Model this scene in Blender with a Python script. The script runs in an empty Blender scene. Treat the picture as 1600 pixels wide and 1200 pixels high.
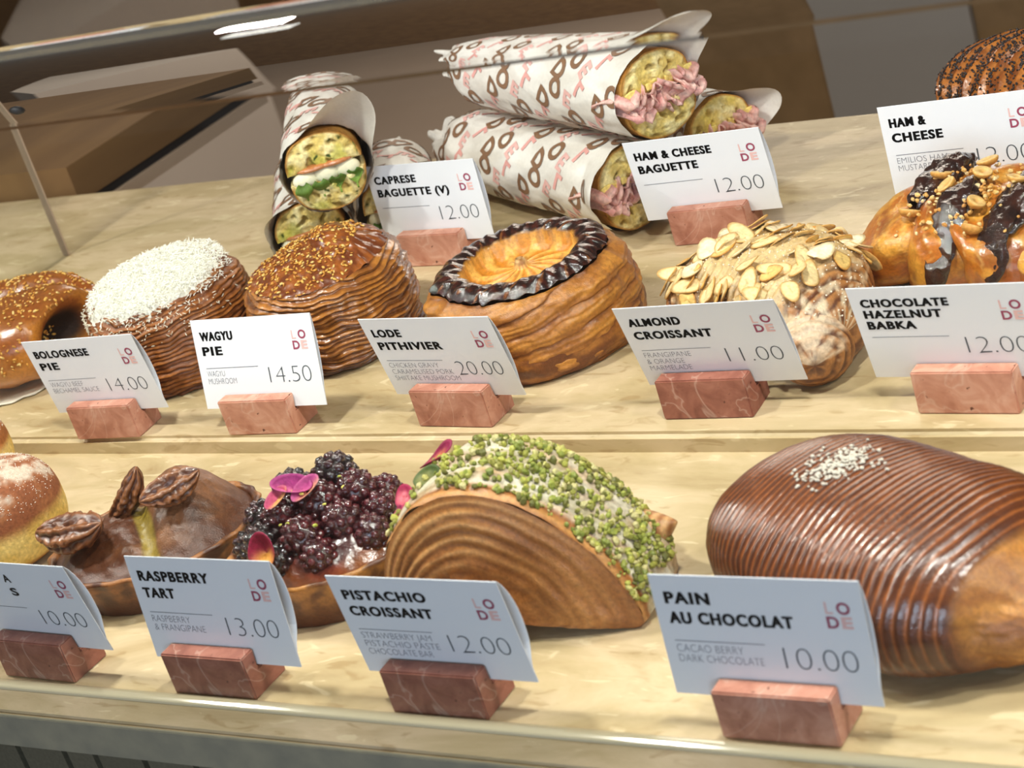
import bpy, bmesh, math, random
from mathutils import Vector, Matrix, noise, Euler
C = bpy.context.scene
COL = C.collection
PI = math.pi
random.seed(7)

# ------------------------------------------------------------------ camera, sky, lights, exposure
cam_d = bpy.data.cameras.new('camera')
cam_d.sensor_width = 36.0
cam_d.lens = 3140.4 / 1600 * 36.0
cam_d.clip_start = 0.02
cam_d.dof.use_dof = True
cam_d.dof.focus_distance = 1.12
cam_d.dof.aperture_fstop = 18.0
cam = bpy.data.objects.new('camera', cam_d)
COL.objects.link(cam)
R_ = (0.8334727, 0.47363146, -0.28459882)
U_ = (0.02103244, 0.48748793, 0.87287637)
F_ = (-0.5521602, 0.73350443, -0.39634626)
cam.matrix_world = Matrix(((R_[0], U_[0], -F_[0], 0), (R_[1], U_[1], -F_[1], 0), (R_[2], U_[2], -F_[2], 0.46584), (0, 0, 0, 1)))
C.camera = cam

w = bpy.data.worlds.new('world')
C.world = w
w.use_nodes = True
w.node_tree.nodes['Background'].inputs[0].default_value = (1.0, 0.93, 0.86, 1)
w.node_tree.nodes['Background'].inputs[1].default_value = 0.12


def area(name, loc, target, sx, sy, power, col):
    d = bpy.data.lights.new(name, 'AREA')
    d.shape = 'RECTANGLE'
    d.size = sx
    d.size_y = sy
    d.energy = power
    d.color = col
    o = bpy.data.objects.new(name, d)
    COL.objects.link(o)
    o.location = loc
    o.rotation_euler = (Vector(target) - Vector(loc)).to_track_quat('-Z', 'Y').to_euler()
    return o


for k in range(6):
    area('ceiling_panel', (-1.573 + 0.42 * k, 0.64, 0.60), (-1.573 + 0.42 * k, 0.645, 0.0), 0.05, 0.05, 3.35, (1.0, 0.96, 0.90))
area('shop_light', (0.75, -2.2, 0.75), (-0.6, 0.8, 0.05), 1.8, 0.9, 50.0, (0.64, 0.78, 1.0))
area('ceiling_light', (-1.6, 3.6, 1.6), (-1.7, 3.8, 0.0), 1.5, 1.2, 70.0, (1.0, 0.88, 0.76))

C.view_settings.view_transform = 'Standard'
C.view_settings.look = 'None'
C.view_settings.exposure = 0.0
C.view_settings.gamma = 1.0
C.view_settings.use_curve_mapping = False


# ------------------------------------------------------------------ helpers
def S(h):
    h = h.lstrip('#')
    v = [int(h[i:i + 2], 16) / 255 for i in (0, 2, 4)]
    return tuple(c / 12.92 if c <= 0.04045 else ((c + 0.055) / 1.055) ** 2.4 for c in v)


def mix(a, b, t):
    t = 0.0 if t < 0 else (1.0 if t > 1 else t)
    return (a[0] + (b[0] - a[0]) * t, a[1] + (b[1] - a[1]) * t, a[2] + (b[2] - a[2]) * t)


def ss(a, b, x):
    t = (x - a) / (b - a)
    t = 0.0 if t < 0 else (1.0 if t > 1 else t)
    return t * t * (3 - 2 * t)


def N(x, y, z):
    return noise.noise(Vector((x, y, z)))


def fbm(x, y, z, o=4):
    a, s, f = 0.0, 1.0, 1.0
    for _ in range(o):
        a += s * noise.noise(Vector((x * f, y * f, z * f)))
        s *= 0.5
        f *= 2.03
    return a


class NT:
    """small wrapper to write node graphs"""
    def __init__(self, name):
        self.m = bpy.data.materials.new(name)
        self.m.use_nodes = True
        self.t = self.m.node_tree
        self.bsdf = self.t.nodes['Principled BSDF']
        self.out = self.t.nodes['Material Output']

    def n(self, typ, **kw):
        nd = self.t.nodes.new(typ)
        for k, v in kw.items():
            if k.startswith('i_'):
                nd.inputs[k[2:].replace('_', ' ')].default_value = v
            else:
                setattr(nd, k, v)
        return nd

    def l(self, a, b):
        self.t.links.new(a, b)

    def ramp(self, src, stops):
        r = self.n('ShaderNodeValToRGB')
        el = r.color_ramp.elements
        while len(el) < len(stops):
            el.new(0.5)
        for e, (p, c) in zip(el, stops):
            e.position = p
            e.color = (*c, 1)
        self.l(src, r.inputs[0])
        return r.outputs[0]


def vmat(name, rough=0.5, coat=0.0, bump=0.0, bscale=900.0, vary=0.25, spec=0.5, vscale=500.0, rough_var=0.0, sss=0.0):
    """material whose base colour is the mesh's own colour attribute with a fine mottling"""
    g = NT(name)
    at = g.n('ShaderNodeAttribute', attribute_name='Col')
    tc = g.n('ShaderNodeTexCoord')
    nz = g.n('ShaderNodeTexNoise')
    nz.inputs['Scale'].default_value = vscale
    nz.inputs['Detail'].default_value = 4
    g.l(tc.outputs['Object'], nz.inputs['Vector'])
    mr = g.n('ShaderNodeMapRange')
    mr.inputs['From Min'].default_value = 0.3
    mr.inputs['From Max'].default_value = 0.7
    mr.inputs['To Min'].default_value = 1 - vary
    mr.inputs['To Max'].default_value = 1 + vary
    g.l(nz.outputs['Fac'], mr.inputs['Value'])
    mx = g.n('ShaderNodeVectorMath', operation='SCALE')
    g.l(at.outputs['Color'], mx.inputs[0])
    g.l(mr.outputs[0], mx.inputs['Scale'])
    g.l(mx.outputs[0], g.bsdf.inputs['Base Color'])
    g.bsdf.inputs['Roughness'].default_value = rough
    g.bsdf.inputs['Specular IOR Level'].default_value = spec
    g.bsdf.inputs['Coat Weight'].default_value = coat
    g.bsdf.inputs['Coat Roughness'].default_value = 0.12
    if sss:
        g.bsdf.inputs['Subsurface Weight'].default_value = sss
        g.bsdf.inputs['Subsurface Radius'].default_value = (0.004, 0.002, 0.001)
    if bump:
        bn = g.n('ShaderNodeTexNoise')
        bn.inputs['Scale'].default_value = bscale
        bn.inputs['Detail'].default_value = 5
        g.l(tc.outputs['Object'], bn.inputs['Vector'])
        bp = g.n('ShaderNodeBump')
        bp.inputs['Strength'].default_value = bump
        bp.inputs['Distance'].default_value = 0.0008
        g.l(bn.outputs['Fac'], bp.inputs['Height'])
        g.l(bp.outputs[0], g.bsdf.inputs['Normal'])
        if coat:
            g.l(bp.outputs[0], g.bsdf.inputs['Coat Normal'])
    return g.m


def flat_mat(name, col, rough=0.5, spec=0.5, metal=0.0):
    g = NT(name)
    g.bsdf.inputs['Base Color'].default_value = (*col, 1)
    g.bsdf.inputs['Roughness'].default_value = rough
    g.bsdf.inputs['Specular IOR Level'].default_value = spec
    g.bsdf.inputs['Metallic'].default_value = metal
    return g.m


class MB:
    """collects geometry with a colour per vertex; build() links it as one mesh object"""
    def __init__(self):
        self.v, self.f, self.c, self.mi = [], [], [], []

    def add(self, verts, faces, col, mi=0):
        o = len(self.v)
        self.v += [tuple(p) for p in verts]
        self.f += [tuple(i + o for i in f) for f in faces]
        if isinstance(col, list):
            self.c += col
        else:
            self.c += [col] * len(verts)
        self.mi += [mi] * len(faces)

    def surf(self, nu, nv, fn, cu=False, cv=False, mi=0, flip=False):
        V, K = [], []
        for j in range(nv if cv else nv + 1):
            for i in range(nu if cu else nu + 1):
                p, c = fn(i / nu, j / nv)
                V.append(p)
                K.append(c)
        W = nu if cu else nu + 1
        H = nv if cv else nv + 1
        Fs = []
        for j in range(nv):
            for i in range(nu):
                a, b = i, (i + 1) % W
                c, d = j, (j + 1) % H
                q = (c * W + a, c * W + b, d * W + b, d * W + a)
                Fs.append(q[::-1] if flip else q)
        self.add(V, Fs, K, mi)

    def box(self, x0, x1, y0, y1, z0, z1, col=(1, 1, 1), mi=0):
        V = [(x0, y0, z0), (x1, y0, z0), (x1, y1, z0), (x0, y1, z0), (x0, y0, z1), (x1, y0, z1), (x1, y1, z1), (x0, y1, z1)]
        Fs = [(3, 2, 1, 0), (4, 5, 6, 7), (0, 1, 5, 4), (1, 2, 6, 5), (2, 3, 7, 6), (3, 0, 4, 7)]
        self.add(V, Fs, col, mi)

    def ico(self, c, r, M=None, col=(1, 1, 1), sub=1, jit=0.0):
        V, Fs = ICO[sub]
        c = Vector(c)
        out = []
        for p in V:
            q = Vector((p[0] * r[0], p[1] * r[1], p[2] * r[2]))
            if jit:
                q *= 1 + jit * (random.random() - 0.5)
            if M is not None:
                q = M @ q
            out.append(q + c)
        self.add(out, Fs, col)

    def build(self, name, mats, parent=None, smooth=True, merge=0.0, loc=None):
        me = bpy.data.meshes.new(name)
        me.from_pydata(self.v, [], self.f)
        at = me.color_attributes.new('Col', 'FLOAT_COLOR', 'POINT')
        buf = []
        for c in self.c:
            buf += [c[0], c[1], c[2], 1.0]
        at.data.foreach_set('color', buf)
        if not isinstance(mats, (list, tuple)):
            mats = [mats]
        for m in mats:
            me.materials.append(m)
        me.polygons.foreach_set('material_index', self.mi)
        me.polygons.foreach_set('use_smooth', [smooth] * len(self.f))
        if merge:
            b = bmesh.new()
            b.from_mesh(me)
            bmesh.ops.remove_doubles(b, verts=b.verts, dist=merge)
            bmesh.ops.recalc_face_normals(b, faces=b.faces)
            b.to_mesh(me)
            b.free()
        me.update()
        o = bpy.data.objects.new(name, me)
        COL.objects.link(o)
        if parent is not None:
            o.parent = parent
        if loc:
            o.location = loc
        return o


ICO = {}
for s_ in (1, 2, 3):
    b_ = bmesh.new()
    bmesh.ops.create_icosphere(b_, subdivisions=s_, radius=1)
    ICO[s_] = ([v.co[:] for v in b_.verts], [tuple(v.index for v in f.verts) for f in b_.faces])
    b_.free()


def tag(o, label, cat=None, group=None, kind=None):
    if label:
        o['label'] = label
    if cat:
        o['category'] = cat
    if group:
        o['group'] = group
    if kind:
        o['kind'] = kind
    return o


def thing(name, label, cat, loc=(0, 0, 0), rz=0.0, group=None, rot=None):
    o = bpy.data.objects.new(name, None)
    o.empty_display_size = 0.02
    COL.objects.link(o)
    o.location = loc
    o.rotation_euler = rot if rot else (0, 0, rz)
    return tag(o, label, cat, group)


def orient(nrm, spin):
    q = Vector((0, 0, 1)).rotation_difference(Vector(nrm))
    return (q.to_matrix() @ Matrix.Rotation(spin, 3, 'Z'))


def sampler(o, keep, n, rnd):
    """random points with normals on a mesh object, in its own space"""
    me = o.data
    polys = [p for p in me.polygons if keep(p.center, p.normal)]
    if not polys:
        return []
    acc, tot = [], 0.0
    for p in polys:
        tot += p.area
        acc.append(tot)
    import bisect
    res = []
    for _ in range(n):
        p = polys[min(bisect.bisect(acc, rnd.random() * tot), len(polys) - 1)]
        vs = [me.vertices[i].co for i in p.vertices]
        if len(vs) == 4:
            s, t = rnd.random(), rnd.random()
            q = (vs[0] * (1 - s) + vs[1] * s) * (1 - t) + (vs[3] * (1 - s) + vs[2] * s) * t
        else:
            q = p.center.copy()
        res.append((q, p.normal.copy()))
    return res


# ------------------------------------------------------------------ materials
def stone_material():
    g = NT('travertine')
    geo = g.n('ShaderNodeNewGeometry')
    mp = g.n('ShaderNodeMapping')
    mp.inputs['Scale'].default_value = (4.0, 11.0, 11.0)
    g.l(geo.outputs['Position'], mp.inputs['Vector'])
    n1 = g.n('ShaderNodeTexNoise')
    n1.inputs['Scale'].default_value = 2.0
    n1.inputs['Detail'].default_value = 8
    n1.inputs['Roughness'].default_value = 0.62
    n1.inputs['Distortion'].default_value = 0.6
    g.l(mp.outputs[0], n1.inputs['Vector'])
    base = g.ramp(n1.outputs['Fac'], [(0.28, S('#a48d66')), (0.45, S('#bda981')), (0.58, S('#d0bb97')), (0.72, S('#b59e76'))])
    n2 = g.n('ShaderNodeTexNoise')
    n2.inputs['Scale'].default_value = 9.0
    n2.inputs['Detail'].default_value = 6
    n2.inputs['Distortion'].default_value = 1.2
    g.l(mp.outputs[0], n2.inputs['Vector'])
    spots = g.ramp(n2.outputs['Fac'], [(0.0, (0, 0, 0)), (0.60, (0, 0, 0)), (0.68, (1, 1, 1))])
    m1 = g.n('ShaderNodeMix', data_type='RGBA')
    m1.inputs['B'].default_value = (*S('#967749'), 1)
    mlt = g.n('ShaderNodeMath', operation='MULTIPLY')
    mlt.inputs[1].default_value = 0.45
    g.l(spots, mlt.inputs[0])
    g.l(mlt.outputs[0], m1.inputs['Factor'])
    g.l(base, m1.inputs['A'])
    light = g.ramp(n2.outputs['Fac'], [(0.0, (1, 1, 1)), (0.33, (1, 1, 1)), (0.39, (0, 0, 0))])
    m2 = g.n('ShaderNodeMix', data_type='RGBA')
    m2.inputs['B'].default_value = (*S('#e2d2ac'), 1)
    ml2 = g.n('ShaderNodeMath', operation='MULTIPLY')
    ml2.inputs[1].default_value = 0.6
    g.l(light, ml2.inputs[0])
    g.l(ml2.outputs[0], m2.inputs['Factor'])
    g.l(m1.outputs['Result'], m2.inputs['A'])
    g.l(m2.outputs['Result'], g.bsdf.inputs['Base Color'])
    g.bsdf.inputs['Roughness'].default_value = 0.42
    n3 = g.n('ShaderNodeTexNoise')
    n3.inputs['Scale'].default_value = 160.0
    n3.inputs['Detail'].default_value = 4
    g.l(geo.outputs['Position'], n3.inputs['Vector'])
    bp = g.n('ShaderNodeBump')
    bp.inputs['Strength'].default_value = 0.12
    bp.inputs['Distance'].default_value = 0.002
    g.l(n3.outputs['Fac'], bp.inputs['Height'])
    g.l(bp.outputs[0], g.bsdf.inputs['Normal'])
    return g.m


def marble_material(name, c0, c1, c2, seed):
    g = NT(name)
    tc = g.n('ShaderNodeTexCoord')
    mp = g.n('ShaderNodeMapping')
    mp.inputs['Location'].default_value = (seed * 1.7, seed * 0.9, seed * 2.3)
    g.l(tc.outputs['Object'], mp.inputs['Vector'])
    n1 = g.n('ShaderNodeTexNoise')
    n1.inputs['Scale'].default_value = 60.0
    n1.inputs['Detail'].default_value = 7
    n1.inputs['Roughness'].default_value = 0.6
    n1.inputs['Distortion'].default_value = 1.0
    g.l(mp.outputs[0], n1.inputs['Vector'])
    base = g.ramp(n1.outputs['Fac'], [(0.3, c0), (0.5, c1), (0.7, c2)])
    # pale veins
    vn = g.n('ShaderNodeTexNoise')
    vn.inputs['Scale'].default_value = 22.0
    vn.inputs['Detail'].default_value = 3
    vn.inputs['Distortion'].default_value = 1.6
    g.l(mp.outputs[0], vn.inputs['Vector'])
    ve = g.ramp(vn.outputs['Fac'], [(0.485, (0, 0, 0)), (0.5, (0.3, 0.3, 0.3)), (0.515, (0, 0, 0))])
    m1 = g.n('ShaderNodeMix', data_type='RGBA')
    m1.inputs['B'].default_value = (*S('#e3c8b6'), 1)
    g.l(ve, m1.inputs['Factor'])
    g.l(base, m1.inputs['A'])
    # small dark pits
    vo = g.n('ShaderNodeTexNoise')
    vo.inputs['Scale'].default_value = 230.0
    vo.inputs['Detail'].default_value = 2
    g.l(mp.outputs[0], vo.inputs['Vector'])
    pit = g.ramp(vo.outputs['Fac'], [(0.0, (1, 1, 1)), (0.27, (1, 1, 1)), (0.32, (0, 0, 0))])
    m2 = g.n('ShaderNodeMix', data_type='RGBA')
    m2.inputs['B'].default_value = (*S('#5a2c20'), 1)
    g.l(pit, m2.inputs['Factor'])
    g.l(m1.outputs['Result'], m2.inputs['A'])
    g.l(m2.outputs['Result'], g.bsdf.inputs['Base Color'])
    g.bsdf.inputs['Roughness'].default_value = 0.5
    bp = g.n('ShaderNodeBump')
    bp.inputs['Strength'].default_value = 0.25
    bp.inputs['Distance'].default_value = 0.001
    g.l(vo.outputs['Fac'], bp.inputs['Height'])
    g.l(bp.outputs[0], g.bsdf.inputs['Normal'])
    return g.m


def wood_material(name, c0, c1, rough=0.5):
    g = NT(name)
    geo = g.n('ShaderNodeNewGeometry')
    mp = g.n('ShaderNodeMapping')
    mp.inputs['Scale'].default_value = (30, 3, 30)
    g.l(geo.outputs['Position'], mp.inputs['Vector'])
    n1 = g.n('ShaderNodeTexNoise')
    n1.inputs['Scale'].default_value = 1.0
    n1.inputs['Detail'].default_value = 5
    g.l(mp.outputs[0], n1.inputs['Vector'])
    g.l(g.ramp(n1.outputs['Fac'], [(0.3, c0), (0.7, c1)]), g.bsdf.inputs['Base Color'])
    g.bsdf.inputs['Roughness'].default_value = rough
    return g.m


def plain_noise(name, c0, c1, scale=3.0, rough=0.6):
    g = NT(name)
    geo = g.n('ShaderNodeNewGeometry')
    n1 = g.n('ShaderNodeTexNoise')
    n1.inputs['Scale'].default_value = scale
    n1.inputs['Detail'].default_value = 4
    g.l(geo.outputs['Position'], n1.inputs['Vector'])
    g.l(g.ramp(n1.outputs['Fac'], [(0.3, c0), (0.7, c1)]), g.bsdf.inputs['Base Color'])
    g.bsdf.inputs['Roughness'].default_value = rough
    return g.m


def pane_material():
    g = NT('clear_glass_pane')
    lw = g.n('ShaderNodeLayerWeight')
    lw.inputs['Blend'].default_value = 0.5
    p5 = g.n('ShaderNodeMath', operation='POWER')
    p5.inputs[1].default_value = 5.0
    g.l(lw.outputs['Facing'], p5.inputs[0])
    ma = g.n('ShaderNodeMath', operation='MULTIPLY_ADD')
    ma.inputs[1].default_value = 0.9
    ma.inputs[2].default_value = 0.035
    g.l(p5.outputs[0], ma.inputs[0])
    tr = g.n('ShaderNodeBsdfTransparent')
    tr.inputs[0].default_value = (0.975, 0.985, 0.975, 1)
    gl = g.n('ShaderNodeBsdfGlossy')
    gl.inputs['Roughness'].default_value = 0.0
    mx = g.n('ShaderNodeMixShader')
    g.l(ma.outputs[0], mx.inputs[0])
    g.l(tr.outputs[0], mx.inputs[1])
    g.l(gl.outputs[0], mx.inputs[2])
    g.l(mx.outputs[0], g.out.inputs['Surface'])
    return g.m


def bent_glass_material():
    g = NT('bent_glass')
    gl = g.n('ShaderNodeBsdfGlass')
    gl.inputs['IOR'].default_value = 1.5
    gl.inputs['Roughness'].default_value = 0.0
    gl.inputs['Color'].default_value = (0.95, 0.96, 0.95, 1)
    g.l(gl.outputs[0], g.out.inputs['Surface'])
    return g.m


STONE = stone_material()
PANE = pane_material()
BENT = bent_glass_material()
PASTRY = vmat('laminated_pastry', 0.42, 0.15, 0.35, 1100, 0.22, 0.5)
GLAZED = vmat('glazed_pastry', 0.3, 0.7, 0.25, 700, 0.18, 0.5)
SATIN = vmat('satin_pastry', 0.38, 0.35, 0.35, 800, 0.2, 0.5)
SHINY = vmat('syrup_glaze', 0.16, 1.0, 0.5, 650, 0.2, 0.6)
CRUMB = vmat('bread_crumb', 0.75, 0.0, 0.6, 700, 0.2, 0.25)
POWDER = vmat('sugar_and_cheese', 0.8, 0.0, 0.3, 1500, 0.06, 0.2)
NUT = vmat('nuts', 0.45, 0.1, 0.4, 900, 0.2, 0.4)
PETAL = vmat('petals', 0.55, 0.0, 0.3, 700, 0.2, 0.3)
PAPER = vmat('printed_paper', 0.5, 0.05, 0.15, 500, 0.05, 0.35)
CARD = flat_mat('white_card', S('#ebedf2'), 0.55, 0.3)
INK = flat_mat('black_ink', S('#101214'), 0.6, 0.2)
INKGREY = flat_mat('grey_ink', S('#4c5258'), 0.6, 0.2)
INKPALE = flat_mat('pale_grey_ink', S('#74767f'), 0.6, 0.2)
MAROON = flat_mat('maroon_ink', S('#a04a62'), 0.6, 0.2)
PINK = flat_mat('pink_ink', S('#ecc0bb'), 0.6, 0.2)
WOOD = wood_material('brown_timber', S('#6f5234'), S('#82633f'))
WOOD_PALE = wood_material('cabinet_timber', S('#94744c'), S('#a58258'))
EDGE = plain_noise('dim_lit_edge_stone', S('#85816e'), S('#9a937a'), 60.0, 0.7)  # stone colour greyed to stand in for dimmer light on the edge
WOOD_DARK = wood_material('dark_timber', S('#3c2c1c'), S('#4c3824'))
GREY = plain_noise('grey_laminate', S('#b3aaa2'), S('#bab1a8'), 2.0)
FLOORM = plain_noise('grey_brown_floor', S('#8c7d70'), S('#938477'), 2.0)
BLACK = flat_mat('black_rubber_and_gap_shade', S('#1c1c20'), 0.5)
PALE = flat_mat('pale_edging', S('#b39c86'), 0.5)
STEEL = flat_mat('clear_sealant', S('#c9bd9c'), 0.1, 0.9, 0.0)
exec_later = []

# ------------------------------------------------------------------ the counter and the glass
Z1, Z2 = 0.011, 0.0222
XL, XR = -1.75, 0.25


def beveled_box(name, x0, x1, y0, y1, z0, z1, m, parent=None, bev=0.0015, seg=2):
    me = bpy.data.meshes.new(name)
    b = bmesh.new()
    bmesh.ops.create_cube(b, size=1)
    for v in b.verts:
        v.co = Vector(((x0 + x1) / 2 + v.co.x * (x1 - x0), (y0 + y1) / 2 + v.co.y * (y1 - y0), (z0 + z1) / 2 + v.co.z * (z1 - z0)))
    if bev:
        bmesh.ops.bevel(b, geom=list(b.edges), offset=bev, segments=seg, affect='EDGES')
    b.to_mesh(me)
    b.free()
    me.materials.append(m)
    o = bpy.data.objects.new(name, me)
    COL.objects.link(o)
    o.parent = parent
    return o


counter = thing('display_counter', 'beige travertine counter with shallow steps under all the pastries', 'counter', (0, 0, 0))
tag(beveled_box('front_edge', XL, XR, 0.5315, 0.5335, -0.0202, -0.0012, EDGE, counter, 0.0004), 'front edge of the slab, greyed for the dimmer light on it')  # thin facing whose grey carries the weak light outside the glass
beveled_box('lower_tier', XL, XR, 0.533, 0.80, -0.0200, 0.0, STONE, counter, 0.002)
beveled_box('middle_tier', XL, XR, 0.7835, 0.803, -0.0190, Z1, STONE, counter, 0.003, 3)
up = MB()
pr_ = [(0.8005, -0.019), (0.8005, Z1 - 0.00005), (0.80, Z1), (0.98, Z2), (1.188, Z2), (1.19, Z2 - 0.002), (1.19, -0.019)]
for k in range(len(pr_)):
    (ya, za), (yb, zb) = pr_[k], pr_[(k + 1) % len(pr_)]
    up.add([(XL, ya, za), (XR, ya, za), (XR, yb, zb), (XL, yb, zb)], [(0, 1, 2, 3)], (1, 1, 1))
up.add([(XL, y_, z_) for (y_, z_) in pr_], [tuple(range(len(pr_)))], (1, 1, 1))
up.add([(XR, y_, z_) for (y_, z_) in pr_], [tuple(range(len(pr_)))[::-1]], (1, 1, 1))
up.build('upper_tier', STONE, counter, smooth=False)
# timber battens under the overhanging slab, darkened to stand in for weaker light there
mb = MB()
mb.box(XL, XR, 0.572, 0.60, -0.85, -0.021)
mb.build('back_board', WOOD_DARK, counter, smooth=False)
x = XL
rnd = random.Random(3)
BATT = vmat('dimmed_timber_batten', 0.5, 0, 0.2, 300, 0.12)
while x < XR:
    wd = rnd.choice((0.022, 0.034, 0.034, 0.048))
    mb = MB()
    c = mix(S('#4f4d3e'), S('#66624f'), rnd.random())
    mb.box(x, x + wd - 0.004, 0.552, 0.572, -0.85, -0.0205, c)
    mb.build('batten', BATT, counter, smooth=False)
    x += wd


def glass_strip(name, path_out, path_in, x0, x1, mat, parent, ends=True, smooth=True):
    n = len(path_out)
    V, Fs = [], []
    for pth in (path_out, path_in):
        for (y, z) in pth:
            V += [(x0, y, z), (x1, y, z)]
    for i in range(n - 1):
        a = 2 * i
        Fs.append((a, a + 1, a + 3, a + 2))
        b_ = 2 * n + 2 * i
        Fs.append((b_, b_ + 2, b_ + 3, b_ + 1))
    m_ = MB()
    m_.add(V, Fs, (1, 1, 1))
    return m_.build(name, mat, parent, smooth=smooth)


YG, TG = 0.5505, 0.0065
RB = 0.027
ZB = 0.318 - RB
GX0, GX1 = -1.1785, 0.25
guard = thing('glass_guard', 'clear bent glass pane running along the front of the counter', 'glass', (0, 0, 0))
glass_strip('front_pane', [(YG, 0.0006), (YG, ZB)], [(YG + TG, 0.0006), (YG + TG, ZB)], GX0, GX1, PANE, guard, smooth=False)
po, pi = [], []
for k in range(25):
    a = PI - (PI / 2) * k / 24
    po.append((YG + RB + RB * math.cos(a), ZB + RB * math.sin(a)))
    pi.append((YG + RB + (RB - TG) * math.cos(a), ZB + (RB - TG) * math.sin(a)))
glass_strip('bend', po, pi, GX0, GX1, BENT, guard)
glass_strip('top_pane', [(YG + RB, ZB + RB), (YG + 0.33, ZB + RB)], [(YG + RB, ZB + RB - TG), (YG + 0.33, ZB + RB - TG)], GX0, GX1, PANE, guard, smooth=False)
# polished bead at the foot of the pane
mb = MB()
prof = []
for k in range(9):
    a = PI * k / 8
    prof.append((YG + 0.0032 + 0.0038 * math.cos(a), 0.0002 + 0.0022 * math.sin(a)))
for k in range(8):
    (ya, za), (yb, zb) = prof[k], prof[k + 1]
    mb.add([(GX0, ya, za), (GX1, ya, za), (GX1, yb, zb), (GX0, yb, zb)], [(0, 1, 2, 3)], (1, 1, 1))
tag(mb.build('foot_bead', STEEL, guard), 'bright polished bead at the foot of the glass')

side = thing('side_glass_panel', 'clear upright glass end panel beside the sesame roll at the left', 'glass', (0, 0, 0))
mb = MB()
mb.box(-1.1785, -1.1725, 0.80, 1.054, Z2 + 0.0004, 0.29)
mb.box(-1.1785, -1.1725, 0.56, 0.7825, 0.0004, 0.29)
mb.build('pane', PANE, side, smooth=False)
mb = MB()
mb.box(-1.1788, -1.1722, 1.054, 1.0553, Z2 + 0.0004, 0.29)
tag(mb.build('rear_edge', PALE, side, smooth=False), 'pale polished rear edge')
mb = MB()
mb.ico((-1.17, 1.062, 0.142), (0.006, 0.006, 0.009), sub=2)
tag(mb.build('stop', BLACK, side), 'small black rubber stop')

# ------------------------------------------------------------------ the room behind
def box_obj(name, x0, x1, y0, y1, z0, z1, m, label=None, cat=None, kind=None, parent=None):
    q = MB()
    q.box(x0, x1, y0, y1, z0, z1)
    o = q.build(name, m, parent, smooth=False)
    return tag(o, label, cat, None, kind)


box_obj('floor', -9, 4, -3, 8, -0.92, -0.9, FLOORM, kind='structure')
box_obj('wall_back', -9, 4, 4.9, 5.0, -0.9, 2.2, WOOD, kind='structure')
bench = thing('timber_bench', 'brown timber bench behind the counter at the left edge', 'bench', (0, 0, 0))
box_obj('bench_top', -2.6, -1.29, 1.195, 1.475, 0.012, 0.046, WOOD, parent=bench)
tag(box_obj('shadow_gap', -2.58, -1.294, 1.20, 1.47, 0.003, 0.012, BLACK, parent=bench), 'black strip for the shade under the bench top')  # solid black strip stands in for the shade in the gap
tag(box_obj('lower_rail', -2.6, -1.288, 1.195, 1.475, -0.008, 0.003, PALE, parent=bench), 'pale rail under the dark gap')
for k, (xx, yy) in enumerate(((-1.90, 1.22), (-1.90, 1.43), (-2.5, 1.22), (-2.5, 1.43))):
    box_obj('leg', xx - 0.02, xx + 0.02, yy - 0.02, yy + 0.02, -0.9, -0.008, WOOD, parent=bench)
q = MB()
pg = [(-3.08, 2.87), (-3.35, 3.07), (-3.75, 3.6), (-3.13, 3.60)]
q.add([(x_, y_, -0.9) for x_, y_ in pg] + [(x_, y_, -0.3) for x_, y_ in pg], [(0, 1, 2, 3), (7, 6, 5, 4), (0, 4, 5, 1), (1, 5, 6, 2), (2, 6, 7, 3), (3, 7, 4, 0)], (1, 1, 1))
tag(q.build('grey_crate', GREY, smooth=False), 'grey box far behind the counter at the top left', 'box')
cab = thing('timber_cabinet', 'brown timber cabinet with a grey door behind the counter', 'cabinet', (0, 0, 0))
box_obj('side_panel', -1.24, -1.0415, 2.2, 2.6, -0.9, 0.35, WOOD_PALE, parent=cab)
tag(box_obj('door', -1.0405, -0.8435, 2.19, 2.6, -0.88, 0.35, GREY, parent=cab), 'grey laminate door')
box_obj('end_panel', -0.8425, 0.6, 2.2, 2.6, -0.9, 0.35, WOOD_PALE, parent=cab)

# ------------------------------------------------------------------ price cards and their marble blocks
def text_mesh(s, size=1.0, bold=0.0, spacing=1.0):
    cu = bpy.data.curves.new('tmp', 'FONT')
    cu.body = s
    cu.size = size
    cu.offset = bold
    cu.space_character = spacing
    cu.resolution_u = 4
    o = bpy.data.objects.new('tmp', cu)
    me = o.to_mesh()
    V = [v.co.copy() for v in me.vertices]
    Fs = [tuple(p.vertices) for p in me.polygons]
    o.to_mesh_clear()
    bpy.data.objects.remove(o)
    bpy.data.curves.remove(cu)
    return V, Fs


def text_box(s, x, ytop, cap, width=None, bold=0.0, spacing=1.0, right=None):
    """glyph outlines with the top of the capitals at ytop, cap height cap and optional total width"""
    V, Fs = text_mesh(s, 1.0, bold, spacing)
    if not V:
        return [], []
    Vc, _ = text_mesh('H', 1.0, bold, 1.0)
    y0 = min(v.y for v in Vc)
    y1 = max(v.y for v in Vc)
    sc = cap / (y1 - y0)
    xa = min(v.x for v in V)
    xb = max(v.x for v in V)
    sx = (width / (xb - xa)) if width else sc
    if right is not None:
        x = right - (xb - xa) * sx
    return [((v.x - xa) * sx + x, ytop - (y1 - v.y) * sc) for v in V], Fs


CW, CH = 0.090, 0.0545
BW, BH, BD, TS = 0.0512, 0.0228, 0.0246, 0.0102
CB = 0.0088

MARBLES = [marble_material('rose_marble', S('#9a5f4d'), S('#b57b66'), S('#c99480'), 1.0),
           marble_material('dark_rose_marble', S('#7a4436'), S('#955b4a'), S('#a86e5c'), 2.0),
           marble_material('pale_rose_marble', S('#b0725c'), S('#c98f78'), S('#dbab96'), 3.0)]


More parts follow.
